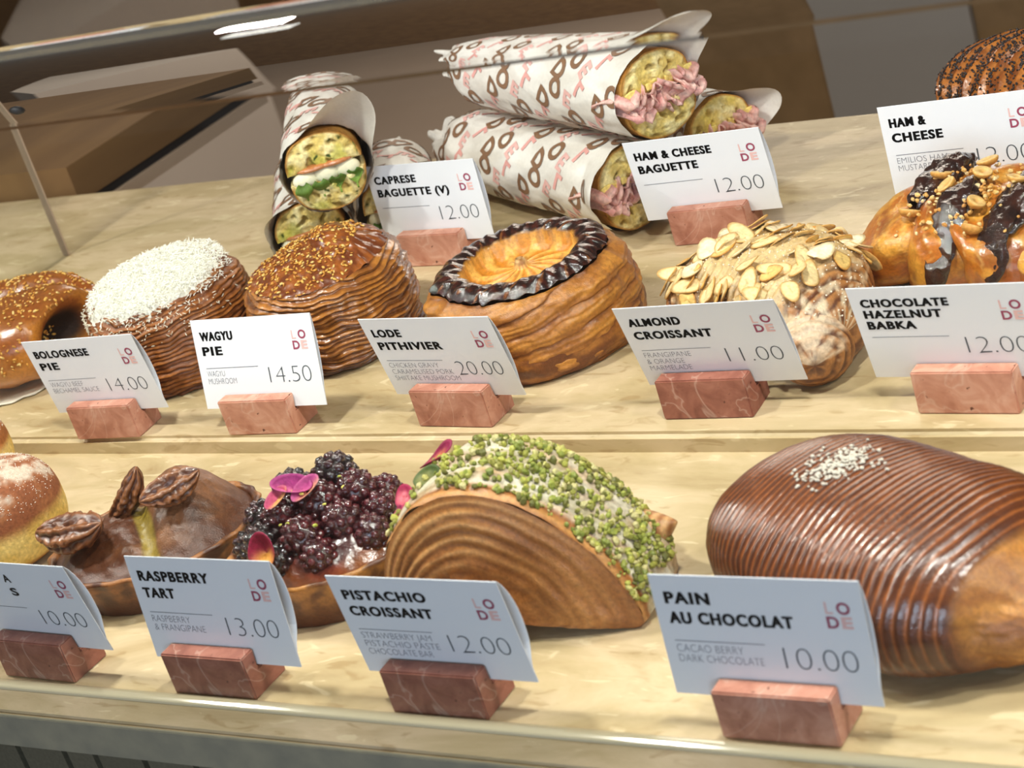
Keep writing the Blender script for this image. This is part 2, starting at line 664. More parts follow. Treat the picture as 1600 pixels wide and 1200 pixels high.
def block_mesh(name, lean, m, parent=None):
    """cuboid of marble with a sloping slot that takes the card"""
    tl = math.tan(lean)
    depth = CB + 0.0012
    y_top, y_bot = TS - 0.0006, TS - 0.0006 - tl * depth
    sw = 0.0032
    P = [(0, 0), (0, BH), (y_top, BH), (y_bot, BH - depth), (y_bot + sw, BH - depth), (y_top + sw + 0.0006, BH), (BD, BH), (BD, 0)]
    me = bpy.data.meshes.new(name)
    b = bmesh.new()
    vs = [b.verts.new((-BW / 2, y, z)) for (y, z) in P]
    f = b.faces.new(vs)
    r = bmesh.ops.extrude_face_region(b, geom=[f])
    bmesh.ops.translate(b, verts=[g for g in r['geom'] if isinstance(g, bmesh.types.BMVert)], vec=(BW, 0, 0))
    bmesh.ops.recalc_face_normals(b, faces=b.faces)
    bmesh.ops.bevel(b, geom=[e for e in b.edges], offset=0.0007, segments=2, affect='EDGES', clamp_overlap=True)
    b.to_mesh(me)
    b.free()
    me.materials.append(m)
    o = bpy.data.objects.new(name, me)
    COL.objects.link(o)
    return o


def card_object(title, desc, price, bulge, extra=None, tw=None):
    """folded card: front sheet, fold and back sheet in one mesh, with its printing. Origin at the lower edge's middle"""
    m_ = MB()
    n = 14
    prof = []
    for k in range(n + 1):
        t = CH * k / n
        prof.append((0.0, t))
    top = [(0.0002, CH + 0.0002), (0.0005, CH + 0.0001)]
    back = []
    for k in range(n, -1, -1):
        t = CH * k / n
        s_ = k / n
        back.append((0.0006 + bulge * math.sin(PI * (1 - s_) ** 0.8) * (0.2 if s_ < 0.2 else 1) * ss(0.1, 0.35, s_), t))
    path = prof + top + back
    th = 0.00022
    V = []
    for (y, t) in path:
        V += [(-CW / 2, y, t), (CW / 2, y, t)]
    for i_, (y, t) in enumerate(path):
        d = th if i_ <= n else (-th if i_ > n + 2 else 0.0)
        V += [(-CW / 2, y + d, t - (th if n < i_ <= n + 2 else 0)), (CW / 2, y + d, t - (th if n < i_ <= n + 2 else 0))]
    L = len(path)
    Fs = []
    for i_ in range(L - 1):
        a = 2 * i_
        Fs.append((a, a + 1, a + 3, a + 2))
        c = 2 * L + 2 * i_
        Fs.append((c, c + 2, c + 3, c + 1))
        Fs.append((a, a + 2, c + 2, c))
        Fs.append((a + 1, c + 1, c + 3, a + 3))
    m_.add(V, Fs, (1, 1, 1), 0)
    eps = [0.0]

    def put(VF, mi):
        vs, fs = VF
        eps[0] += 1
        m_.add([(x_, -0.00012, t_) for (x_, t_) in vs], fs, (1, 1, 1), mi)

    def U(u):
        return -CW / 2 + u * CW

    def T(v):
        return CH * (1 - v)
    three = len(title) == 3
    for k, s_ in enumerate(title):
        v = (0.125 + 0.122 * k) if three else (0.138 + 0.165 * k)
        cap = 0.0046 if three else 0.0052
        tb = text_box(s_, U(0.06), T(v), cap, width=len(s_) * 0.0049 * (0.86 if '&' in s_ else 1), bold=0.018, spacing=1.16)
        for (ox, oy) in ((0, 0), (0.00022, 0.00012), (-0.00022, -0.00012), (0.00022, -0.00012), (-0.00022, 0.00012), (0.00032, 0), (-0.00032, 0)):
            put(([(a_ + ox, b_ + oy) for (a_, b_) in tb[0]], tb[1]), 1)
    vr = 0.54
    put(([(U(0.06), T(vr)), (U(0.06), T(vr + 0.006)), (U(0.5), T(vr + 0.006)), (U(0.5), T(vr))], [(0, 1, 2, 3)]), 3)
    for k, s_ in enumerate(desc):
        put(text_box(s_, U(0.06), T(0.575 + 0.085 * k), 0.0033, width=len(s_) * 0.0027, bold=-0.018, spacing=1.0), 3)
    put(text_box(price, 0, T(0.56), 0.0092, bold=-0.026, spacing=0.95, width=0.031, right=U(0.925)), 2)
    put(text_box('L', U(0.822), T(0.17), 0.0052, bold=0.01), 5)
    put(text_box('O', U(0.875), T(0.17), 0.0053, bold=0.03, width=0.0056), 4)
    put(text_box('D', U(0.820), T(0.285), 0.0052, bold=0.03, width=0.0050), 4)
    put(text_box('E', U(0.887), T(0.285), 0.0052, bold=0.045, width=0.0046), 5)
    if extra:
        for (s_, u, v) in extra:
            put(text_box(s_, U(u), T(v), 0.0052, width=0.0052, bold=0.035), 1)
    return m_.build('price_card', [CARD, INK, INKGREY, INKPALE, MAROON, PINK], None, smooth=False)


CARDS = [
    # x, y, z, yaw, dx, lean, marble, bulge, title, desc, price, labels
    (-0.9019, 0.7833, Z1, 0.0499, 0.0015, -0.1197, 0, 0.004, ['BOLOGNESE', 'PIE'], ['WAGYU BEEF', 'BECHAMEL SAUCE'], '14.00',
     'white price card reading Bolognese Pie in front of the cheese topped pie', 'rose marble block holding the Bolognese Pie card'),
    (-0.7789, 0.7865, Z1, 0.0273, 0.003, 0.2468, 2, 0.002, ['WAGYU', 'PIE'], ['WAGYU', 'MUSHROOM'], '14.50',
     'white price card reading Wagyu Pie, tilted back furthest of the cards', 'pale rose marble block holding the Wagyu Pie card'),
    (-0.6434, 0.7928, Z1, -0.0476, 0.0005, -0.1938, 0, 0.003, ['LODE', 'PITHIVIER'], ['CHICKEN GRAVY', 'CARAMELISED PORK', 'SHIITAKE MUSHROOM'], '20.00',
     'white price card reading Pithivier with a price of 20.00', 'rose marble block holding the Pithivier card'),
    (-0.4875, 0.7985, Z1, 0.0224, 0.009, -0.274, 1, 0.002, ['ALMOND', 'CROISSANT'], ['FRANGIPANE', '& ORANGE', 'MARMELADE'], '11.00',
     'white price card reading Almond Croissant with a price of 11.00', 'dark rose marble block holding the Almond Croissant card'),
    (-0.3482, 0.7998, Z1, -0.0324, -0.0044, -0.1801, 2, 0.003, ['CHOCOLATE', 'HAZELNUT', 'BABKA'], [], '12.00',
     'white price card reading Chocolate Hazelnut Babka', 'salmon marble block holding the Chocolate Hazelnut Babka card'),
    (-0.6444, 0.5586, 0, -0.0028, 0.0063, 0.0992, 1, 0.006, ['RASPBERRY', 'TART'], ['RASPBERRY', '& FRANGIPANE'], '13.00',
     'white price card reading Raspberry Tart with a price of 13.00', 'brownish marble block holding the Raspberry Tart card'),
    (-0.5135, 0.5581, 0, 0.003, 0.0042, -0.094, 1, 0.006, ['PISTACHIO', 'CROISSANT'], ['STRAWBERRY JAM', 'PISTACHIO PASTE', 'CHOCOLATE BAR'], '12.00',
     'white price card reading Pistachio Croissant', 'dark marble block holding the Pistachio Croissant card'),
    (-0.3503, 0.5599, 0, 0.0028, -0.0021, 0.084, 0, 0.004, ['PAIN', 'AU CHOCOLAT'], ['CACAO BERRY', 'DARK CHOCOLATE'], '10.00',
     'white price card reading Pain au Chocolat', 'rose marble block holding the Pain au Chocolat card'),
    (-0.7634, 0.5600, 0, -0.027, 0.0037, -0.1376, 1, 0.005, [], [], '10.00',
     'white price card cut off by the left edge with a price of 10.00', 'marble block at the left edge holding the cut off card'),
    (-0.7730, 0.9873, Z2, -0.0451, 0.0022, 0.049, 2, 0.004, ['CAPRESE', 'BAGUETTE (V)'], [], '12.00',
     'white price card reading Caprese Baguette', 'pink veined marble block holding the Caprese Baguette card'),
    (-0.5701, 0.9944, Z2, 0.0497, 0.0002, -0.1028, 0, 0.005, ['HAM & CHEESE', 'BAGUETTE'], [], '12.00',
     'white price card reading Ham & Cheese Baguette', 'rose marble block holding the Ham & Cheese Baguette card'),
    (-0.4085, 1.0040, Z2, 0.05, -0.001, 0.03, 2, 0.003, ['HAM &', 'CHEESE'], ['EMILIOS HAM', 'MUSTARD & GRUY\u00c8RE'], '12.00',
     'white price card reading Ham & Cheese in front of the poppy seed croissant', 'pink marble block half hidden behind the babka'),
]
for (x, y, z, yaw, dx, lean, mk, bulge, title, desc, price, lab, blab) in CARDS:
    b_ = block_mesh('marble_block', lean, MARBLES[mk])
    b_.location = (x, y, z)
    b_.rotation_euler = (0, 0, yaw)
    tag(b_, blab, 'card holder', 'marble blocks holding the price cards')
    ex = [('A', 0.45, 0.138), ('S', 0.45, 0.30)] if not title else None
    c_ = card_object(title, desc, price, bulge, ex)
    M_ = Matrix.Translation((x, y, z)) @ Matrix.Rotation(yaw, 4, 'Z') @ Matrix.Translation((dx, TS - math.sin(lean) * CB, BH - math.cos(lean) * CB)) @ Matrix.Rotation(-lean, 4, 'X')
    c_.matrix_world = M_
    tag(c_, lab, 'price card', 'price cards on marble blocks')

# ------------------------------------------------------------------ pastry helpers
SLOPE = math.atan2(Z2 - Z1, 0.18)


def zf(y):
    if y < 0.7835:
        return 0.0
    if y < 0.80:
        return Z1
    return Z1 + (Z2 - Z1) * min(1.0, (y - 0.80) / 0.18)


def place(name, label, cat, x, y, rz, group=None):
    """an Empty on the counter; on the gently rising part it leans with the surface"""
    z = zf(y)
    sl = SLOPE if 0.81 < y < 0.98 else 0.0
    M_ = Matrix.Translation((x, y, z + 0.0004)) @ Matrix.Rotation(sl, 4, 'X') @ Matrix.Rotation(rz, 4, 'Z')
    return thing(name, label, cat, M_.to_translation(), group=group, rot=M_.to_euler())


GOLD, TAN, BROWN, DARK, CHAR = S('#c98a3c'), S('#d9a65a'), S('#8a4d1e'), S('#5a2c12'), S('#2a130a')
PALEB = S('#e6c58a')


def layered_pie(root, name, ra, rb, h, seed, layers=13, topfn=None, c_hi=None, c_mid=None, c_lo=None, bulge=0.05, lean=0.0, rough=0.0022, tilt=(0, 0), nu=260, nv=150, mat=None, fold=0.0):
    """upright round of puff pastry: side of thin wavy leaves, then a top disc. topfn(r, th) -> (dz, colour)"""
    m_ = MB()
    c_hi, c_mid, c_lo = c_hi or S('#b9783a'), c_mid or S('#8d5222'), c_lo or S('#4d250e')

    def prof(t):
        # radius factor over height for the side
        return 1 + bulge * math.sin(PI * min(1, t * 1.02)) - 0.10 * ss(0.86, 1.0, t) - 0.05 * (1 - ss(0, 0.1, t))

    def side(u, v):
        th = 2 * PI * u
        c, s = math.cos(th), math.sin(th)
        t = v
        wv = 0.07 * fbm(c * 1.3 + seed, s * 1.3, t * 1.2, 3) + 0.022 * N(c * 5 + seed, s * 5, t * 4)
        ph = (t + wv + fold * math.sin(th + seed)) * layers
        k = math.floor(ph)
        tri = ph - k
        amp = 0.5 + 0.75 * N(k * 7.3 + seed, c * 2.6, s * 2.6)
        fine = 0.5 + 0.5 * math.sin(ph * 2 * PI * 3 + 3 * N(c * 6, s * 6, t * 8 + seed))
        ridge = (1 - abs(2 * tri - 1)) ** 0.6
        rr = prof(t)
        d = rough * ((ridge - 0.5) * (0.45 + 0.6 * amp) + 0.8 * (amp - 0.5) + 0.22 * (fine - 0.5)) + 0.0016 * N(k * 3.1, c * 1.5 + seed, s * 1.5) + 0.0022 * fbm(c * 4 + seed, s * 4, t * 3, 3)
        x = (ra * rr + d) * c
        y = (rb * rr + d) * s
        z = h * t + tilt[0] * x * t + tilt[1] * y * t
        br = fbm(c * 2.5 + seed, s * 2.5, t * 9 + seed, 4)
        b2 = fbm(c * 9, s * 9 + seed, t * 22, 3)
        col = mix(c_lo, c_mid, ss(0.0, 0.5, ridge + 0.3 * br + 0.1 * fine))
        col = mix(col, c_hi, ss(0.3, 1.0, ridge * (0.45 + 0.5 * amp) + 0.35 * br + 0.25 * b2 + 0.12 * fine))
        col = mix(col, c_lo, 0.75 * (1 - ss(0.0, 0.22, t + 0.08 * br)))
        return (x + lean * z, y, z), col
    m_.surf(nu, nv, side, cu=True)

    def top(u, v):
        th = 2 * PI * u
        c, s = math.cos(th), math.sin(th)
        r = 1 - v
        x0, c0 = side(u, 1.0)[0], None
        dz, col = topfn(r, th)
        x = x0[0] * r
        y = x0[1] * r
        zc = h + tilt[0] * x + tilt[1] * y
        return (lean * h * (1 - r) + x, y, zc + dz), col
    m_.surf(nu, 46, top, cu=True)

    def bottom(u, v):
        p, c = side(u, 0.0)
        return (p[0] * (1 - v), p[1] * (1 - v), 0.0), c_lo
    m_.surf(nu, 2, bottom, cu=True, flip=True)
    return m_.build(name, mat or PASTRY, root, merge=1e-6)


def seeds(root, name, body, keep, n, size, cols, rnd, mat, flat=0.5, sink=0.2, label=None, stuff=True, sub=1):
    m_ = MB()
    for (q, nr) in sampler(body, keep, n, rnd):
        M3 = orient((nr + Vector((rnd.uniform(-.4, .4), rnd.uniform(-.4, .4), rnd.uniform(-.4, .4)))).normalized(), rnd.uniform(0, 6.28))
        k = rnd.uniform(0.75, 1.25)
        r = (size[0] * k, size[1] * k, size[2] * k)
        m_.ico(q + nr * r[2] * (1 - sink), r, M3, rnd.choice(cols), sub=sub, jit=0.25)
    o = m_.build(name, mat, body)
    if stuff:
        o['kind'] = 'stuff'
    if label:
        o['label'] = label
    return o


def loaf_fn(a, b, h, seed, px=2.6, zc=0.42, rough=0.0015, flat=0.55):
    """returns f(xn, phi) -> point on a rounded loaf along x with a flat bottom"""
    def f(xn, ph, grow=0.0):
        wv = max(0.0, 1 - abs(xn) ** px) ** (1 / px)
        c, s = math.cos(ph), math.sin(ph)
        sgn = lambda q, e: math.copysign(abs(q) ** e, q)
        y = b * wv * sgn(c, 0.85)
        if s >= 0:
            z = h * zc + h * (1 - zc) * wv * sgn(s, 0.9)
        else:
            z = h * zc - h * zc * (wv ** 0.35) * abs(s) ** flat
        return a * xn, y, z
    return f


# ------------------------------------------------------------------ front row: pain au chocolat
def pain_au_chocolat():
    root = place('pain_au_chocolat', 'large dark glossy striped pain au chocolat behind its price card', 'pastry', -0.331, 0.656, -0.44)
    A, B, H = 0.088, 0.056, 0.061
    f = loaf_fn(A, B, H, 1, px=3.0, zc=0.45)
    m_ = MB()
    n_str = 44

    def fn(u, v):
        xn = -1 + 2 * u
        xn = math.copysign(abs(xn) ** 0.9, xn)
        ph = 2 * PI * v
        x, y, z = f(xn, ph)
        if xn > 0.40:
            k_ = 1 - 0.40 * ss(0.40, 1.0, xn) ** 1.4
            y, z = y * k_ + 0.006 * (1 - k_), 0.010 * (1 - k_) + z * k_
        s, c = math.sin(ph), math.cos(ph)
        # hoops of the striped sheet, slightly wavy
        q = xn * n_str / 2 + 0.35 * N(c * 1.6, s * 1.6, xn * 2) + 0.5 * s
        tri = abs(2 * (q - math.floor(q)) - 1)
        strip = ss(-0.98, -0.94, xn) * (1 - ss(0.72, 0.77, xn + 0.05 * s))
        up = ss(-0.35, 0.15, s)
        d = 0.0012 * (tri ** 0.6 - 0.5) * strip * (0.4 + 0.6 * up) + 0.0012 * fbm(xn * 3, c * 2, s * 2, 3)
        # the far end of the roll: opened coils
        e = ss(0.74, 0.80, xn + 0.05 * s)
        d -= 0.0030 * e
        d += e * (0.0035 * math.sin(ph * 2.0 + 14 * xn + 2 * N(c * 2, s * 2, xn * 5)) + 0.0025 * fbm(c * 3, s * 3, xn * 9, 3))
        r = 1 + d / 0.05
        zc = H * 0.45
        y *= r
        z = zc + (z - zc) * r
        dark = mix(S('#4c230d'), S('#603013'), ss(-0.2, 0.5, fbm(xn * 4, c * 3, s * 3, 3)))
        line = S('#8f4f20')
        col = mix(line, dark, ss(0.10, 0.42, tri + 0.12 * N(xn * 30, c * 6, s * 6)))
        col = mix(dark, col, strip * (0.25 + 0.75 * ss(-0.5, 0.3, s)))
        tan = mix(S('#a5682a'), S('#c08238'), ss(-0.5, 0.5, fbm(xn * 8, c * 5, s * 5 + 2, 4)))
        tan = mix(tan, S('#7b441a'), ss(0.3, 0.9, abs(math.sin(ph * 2.0 + 9 * xn))) * 0.5)
        col = mix(col, tan, e)
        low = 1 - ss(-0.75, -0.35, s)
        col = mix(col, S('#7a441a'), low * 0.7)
        return (x, y, max(z, 0.0)), col
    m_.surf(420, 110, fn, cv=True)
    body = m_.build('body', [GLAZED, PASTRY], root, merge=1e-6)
    for p in body.data.polygons:
        if p.center.x > 0.064:
            p.material_index = 1
    rnd = random.Random(5)
    s1 = MB()
    for k in range(240):
        g1, g2 = rnd.gauss(0, 1), rnd.gauss(0, 1)
        xn = -0.30 + 0.075 * g1
        ph = PI / 2 - 0.05 + 0.13 * g2
        x, y, z = f(xn, ph)
        r = rnd.uniform(0.0005, 0.0010)
        s1.ico((x, y, z + 0.0008), (r * 1.4, r, r * 0.8), Matrix.Rotation(rnd.uniform(0, 6), 3, 'Z'), S('#cfc8ba'), jit=0.4)
    tag(s1.build('sugar_flakes', POWDER, body), 'white flakes on top', kind='stuff')


# ------------------------------------------------------------------ front row: pistachio croissant
def pistachio_croissant():
    root = place('pistachio_croissant', 'half moon croissant topped with green pistachio crumbs and rose petals', 'croissant', -0.508, 0.62, 0.10)
    P = [(-0.050, 0.0), (-0.0585, 0.018), (-0.0575, 0.036), (-0.048, 0.055), (-0.032, 0.069), (-0.012, 0.0755), (0.010, 0.0725), (0.033, 0.058), (0.050, 0.040), (0.061, 0.018), (0.0635, 0.004), (0.058, 0.0)]

    def prof(t):
        q = t * (len(P) - 1)
        i = min(int(q), len(P) - 2)
        fr = q - i
        p0, p1, p2, p3 = P[max(i - 1, 0)], P[i], P[i + 1], P[min(i + 2, len(P) - 1)]
        def cr(a, b, c, d):
            return 0.5 * ((2 * b) + (-a + c) * fr + (2 * a - 5 * b + 4 * c - d) * fr * fr + (-a + 3 * b - 3 * c + d) * fr ** 3)
        return cr(p0[0], p1[0], p2[0], p3[0]), max(0.0, cr(p0[1], p1[1], p2[1], p3[1]))
    D = 0.066
    m_ = MB()

    def outer(u, v):
        x, z = prof(u)
        w_ = math.sin(PI * min(1, max(0, 0.06 + 0.88 * v))) ** 0.35
        g = 0.94 + 0.10 * w_ - 0.22 * ss(0.6, 1.0, v)
        y = D * v - 0.004 * math.cos(u * PI)
        d = 0.0012 * fbm(u * 9, v * 5, 3, 3)
        hx, hz = x * g * (1 + d / 0.04), z * g * (1 + d / 0.05)
        # icing ends short of the front arc and of the sides
        edge = 0.10 + 0.05 * N(u * 6, 1.5, 0) + 0.10 * (1 - ss(0.2, 0.5, u)) * 0
        icing = ss(edge, edge + 0.03, v) * ss(0.02, 0.10, u) * (1 - ss(0.93, 0.99, u + 0.1 * v))
        rib = 0.5 + 0.5 * math.sin(v * 60 + 4 * N(u * 4, v * 4, 1))
        base = mix(S('#9b5f2c'), S('#c18a4e'), rib)
        ic = mix(S('#d2cab4'), S('#b5a98a'), ss(-0.1, 0.5, fbm(u * 14, v * 8, 5, 3)))
        return (hx, y, hz + 0.0012 * icing), mix(base, ic, icing * (0.55 + 0.45 * ss(-0.4, 0.1, fbm(u * 9 + 3, v * 6, 8, 3))))
    m_.surf(150, 70, outer)

    def face(u, v):
        x, z = prof(u)
        cx, cz = -0.020, 0.014
        r = 1 - v
        g0 = 0.94 + 0.10 * math.sin(PI * 0.06) ** 0.35
        x1, z1 = x * g0, z * g0
        q = 9.0 * r * (0.6 + 0.4 * r) + 0.55 * N(u * 4, r * 3, 2) + 0.22 * math.sin(u * 5)
        tri = q - math.floor(q)
        rid = (1 - abs(2 * tri - 1))
        bul = 0.010 * (1 - r ** 2.2)
        y0 = -0.004 * math.cos(u * PI)
        soft = ss(0.25, 0.6, r) * (1 - 0.75 * ss(0.45, 0.75, u))
        y = y0 - bul - (0.0002 + 0.0008 * soft) * rid * ss(0, 0.15, v) - 0.0014 * fbm(u * 7, r * 5, 4, 3) * ss(0, 0.2, v)
        fb = fbm(u * 7, r * 9, 6, 4)
        col = mix(S('#8a5526'), S('#ab7238'), ss(0.0, 0.9, rid * (0.12 + 0.5 * soft) + 0.55 * fb + 0.38 * (1 - soft) + 0.15))
        col = mix(col, S('#c99a62'), 0.6 * ss(0.5, 0.95, rid + 0.4 * fb) * soft)
        col = mix(col, S('#a4642a'), 0.6 * (1 - ss(0.2, 0.6, r)))
        col = mix(col, S('#7a4218'), 0.6 * ss(0.5, 0.95, u) * ss(0.7, 0.95, r))
        return (cx + (x1 - cx) * r, y, max(0.0, cz + (z1 - cz) * r)), col
    m_.surf(150, 90, face)

    def back(u, v):
        p, c = outer(u, 1.0)
        return (p[0] * (1 - v) + 0.006 * v, p[1] + 0.008 * math.sin(v * PI / 2), p[2] * (1 - v) + 0.015 * v), mix(S('#9b5f2c'), S('#c18a4e'), 0.5 + 0.5 * math.sin(v * 30))
    m_.surf(150, 12, back, flip=True)
    body = m_.build('body', PASTRY, root, merge=1e-6)
    # the curled tip at the right
    t_ = MB()

    def tip(u, v):
        ph = 2 * PI * u
        r = 0.0135 * (1 - v) ** 0.85
        L = 0.026 * v
        rib = 0.5 + 0.5 * math.sin(v * 24 + ph)
        return (0.050 + L * 0.75, 0.046 + 0.0 * L + r * math.cos(ph) * 1.2 + 0.004 * v, 0.0185 + 0.3 * L + r * math.sin(ph) * 1.2), mix(S('#9a6232'), S('#cfa06a'), rib)
    t_.surf(36, 28, tip, cu=True)
    t_.build('tip', PASTRY, root, merge=1e-6)
    rnd = random.Random(11)
    gc = [S('#939a40'), S('#b0b050'), S('#7b8434'), S('#bab468'), S('#a0a048'), S('#858236'), S('#c4bb80'), S('#6a6a30')]
    keep = lambda c, n: n.z > 0.05 and c.y > 0.004 and c.z > 0.012 and c.x > -0.056
    pts = []
    cr = MB()
    for (q, nr) in sampler(body, keep, 2700, rnd):
        dens = ss(-0.026, 0.004, q.x + 0.012 * N(q.x * 60, q.y * 60, 3)) * 0.95 + 0.12
        if q.x < -0.025 and q.y > 0.03:
            dens += 0.4
        if q.x < -0.045:
            dens += 0.3
        if rnd.random() > dens * (0.55 + 0.45 * ss(-0.3, 0.2, N(q.x * 90, q.y * 90, 7))):
            continue
        k = rnd.choice((0.0008, 0.0012, 0.0015, 0.0019, 0.0023))
        M3 = Euler((rnd.uniform(0, 6), rnd.uniform(0, 6), rnd.uniform(0, 6))).to_matrix()
        cr.ico(q + nr * k * 0.6, (k, k * rnd.uniform(0.6, 0.9), k * rnd.uniform(0.6, 0.9)), M3, rnd.choice(gc), jit=0.35)
    tag(cr.build('pistachio_crumbs', NUT, body, smooth=False), 'green chopped pistachios', kind='stuff')
    for (px, py, pz, sx, sy, rx, ry, rz, c0, c1) in (
            (-0.052, 0.036, 0.054, 0.009, 0.005, -0.2, -0.9, 0.2, '#8e2a44', '#c65a52'),
            (-0.046, 0.018, 0.064, 0.0055, 0.007, 0.4, -0.5, 0.5, '#a01f4a', '#d26a74'),
            (-0.037, 0.042, 0.0705, 0.011, 0.0045, 0.1, -0.5, 0.3, '#8a1e46', '#d07a52'),
            (-0.033, 0.022, 0.0715, 0.0075, 0.0055, 0.5, -0.2, 0.3, '#4a5a2a', '#7a7a48'),
            (-0.046, 0.010, 0.0615, 0.004, 0.0025, 0.6, -0.6, 0.0, '#a03058', '#c05070')):
        pm = MB()

        def pet(u, v):
            a = 2 * PI * u
            r = v
            X, Y = sx * r * math.cos(a), sy * r * math.sin(a)
            return (X, Y, 0.22 * sx * r * r * (1 + 0.5 * math.sin(2 * a)) + 0.0006 * N(u * 5, r * 4, px * 99)), mix(S(c1), S(c0), ss(0.2, 0.9, r + 0.2 * math.cos(a)))
        pm.surf(20, 6, pet, cu=True)
        o = pm.build('rose_petal' if c0 != '#4a5a2a' else 'green_leaf', PETAL, root)
        o.location = (px, py, pz + 0.001)
        o.rotation_euler = (rx, ry, rz)
        md = o.modifiers.new('thickness', 'SOLIDIFY')
        md.thickness = 0.0004


# ------------------------------------------------------------------ tart shells
def tart_shell(root, ra, rb, h, c0, c1, flutes=26, seed=0.0, rim=0.8):
    m_ = MB()

    def fn(u, v):
        th = 2 * PI * u
        fl = 0.5 + 0.5 * math.cos(th * flutes)
        if v < 0.7:
            t = v / 0.7
            r = 0.84 + 0.16 * t + 0.022 * fl * (0.4 + 0.6 * t)
            z = h * t
        elif v < 0.85:
            t = (v - 0.7) / 0.15
            r = 1.0 + 0.022 * fl - 0.07 * t
            z = h + 0.0012 * math.sin(PI * t)
        else:
            t = (v - 0.85) / 0.15
            r = 0.94 - 0.05 * t
            z = h - h * 0.55 * t
        r *= 1 + 0.012 * N(math.cos(th) * 3 + seed, math.sin(th) * 3, v * 3)
        c = mix(c0, c1, ss(-0.3, 0.5, 0.4 * fl + fbm(math.cos(th) * 4, math.sin(th) * 4, v * 4 + seed, 3)) * ss(0.1, 0.7, v))
        return (ra * r * math.cos(th), rb * r * math.sin(th), z), c
    m_.surf(flutes * 8, 40, fn, cu=True)

    def bot(u, v):
        p, c = fn(u, 0)
        return (p[0] * (1 - v), p[1] * (1 - v), 0), c0
    m_.surf(flutes * 8, 2, bot, cu=True, flip=True)
    return m_.build('shell', PASTRY, root, merge=1e-6)


def pecan_tart():
    root = place('pecan_tart', 'dark brown pecan tart with glazed pecans standing on top', 'tart', -0.7560, 0.660, 0.5)
    tart_shell(root, 0.060, 0.050, 0.024, S('#4a2410'), S('#9a6332'), 24, 2.0)
    m_ = MB()

    def top(u, v):
        th = 2 * PI * u
        r = 1 - v
        c, s = math.cos(th), math.sin(th)
        x, y = 0.0575 * r * c, 0.048 * r * s
        bul = math.exp(-(((x - 0.022) / 0.027) ** 2 + ((y - 0.006) / 0.034) ** 2))
        b2 = math.exp(-(((x + 0.03) / 0.026) ** 2 + ((y + 0.0) / 0.03) ** 2))
        groove = math.exp(-(((x + 0.002 + 0.25 * y) / 0.006) ** 2))
        z = 0.021 + 0.006 * (1 - r ** 4) + (0.027 * bul + 0.009 * b2 - 0.006 * groove) * (1 - r ** 6) + 0.0010 * fbm(x * 160, y * 160, 1, 3)
        fb = fbm(x * 55, y * 55, 3, 4)
        col = mix(S('#512a12'), S('#7d5233'), ss(-0.1, 0.5, 0.6 * bul + 0.4 * fb - 0.1))
        cust = ss(0.45, 0.75, groove + 0.5 * N(x * 60 + 4, y * 60, 9)) * ss(0.05, 0.3, 1 - r)
        col = mix(col, S('#8f7a2c'), cust * 0.9)
        col = mix(col, S('#4f2710'), 0.8 * ss(0.75, 1.0, r))
        return (x, y, z), col
    m_.surf(160, 60, top, cu=True)
    m_.build('filling', PASTRY, root, merge=1e-6)
    for (px, py, pz, rx, ry, rz, sc) in ((-0.036, -0.014, 0.0420, 0.25, -0.1, -0.45, 1.45), (-0.008, 0.008, 0.0445, 0.2, -0.80, -0.1, 1.15), (0.024, -0.016, 0.0535, 0.65, -0.15, 0.25, 1.05)):
        pm = MB()

        def pec(u, v):
            a = 2 * PI * u
            t = v
            xx = -0.017 + 0.034 * t
            r = 0.0082 * math.sin(PI * min(1, max(0, t))) ** 0.62
            rid = 0.13 * math.cos(7 * a + 3.5 * N(t * 5, math.cos(a), 2)) + 0.16 * N(t * 16, math.cos(a) * 3, math.sin(a) * 3)
            gro = 0.36 * math.exp(-((abs(((a / PI) % 2) - 0.5)) / 0.09) ** 2)
            rr = r * (1 + rid - gro)
            col = mix(S('#48220f'), S('#8a5630'), ss(-0.15, 0.15, rid + 0.1 * N(t * 20, a * 3, 1)))
            return (xx, rr * math.cos(a), rr * 0.72 * math.sin(a) + 0.003 * (2 * t - 1) ** 2), col
        pm.surf(64, 40, pec, cu=True)
        o = pm.build('pecan', SATIN, root, merge=1e-6)
        o.location = (px, py, pz)
        o.rotation_euler = (rx, ry, rz)
        o.scale = (sc, sc, sc)


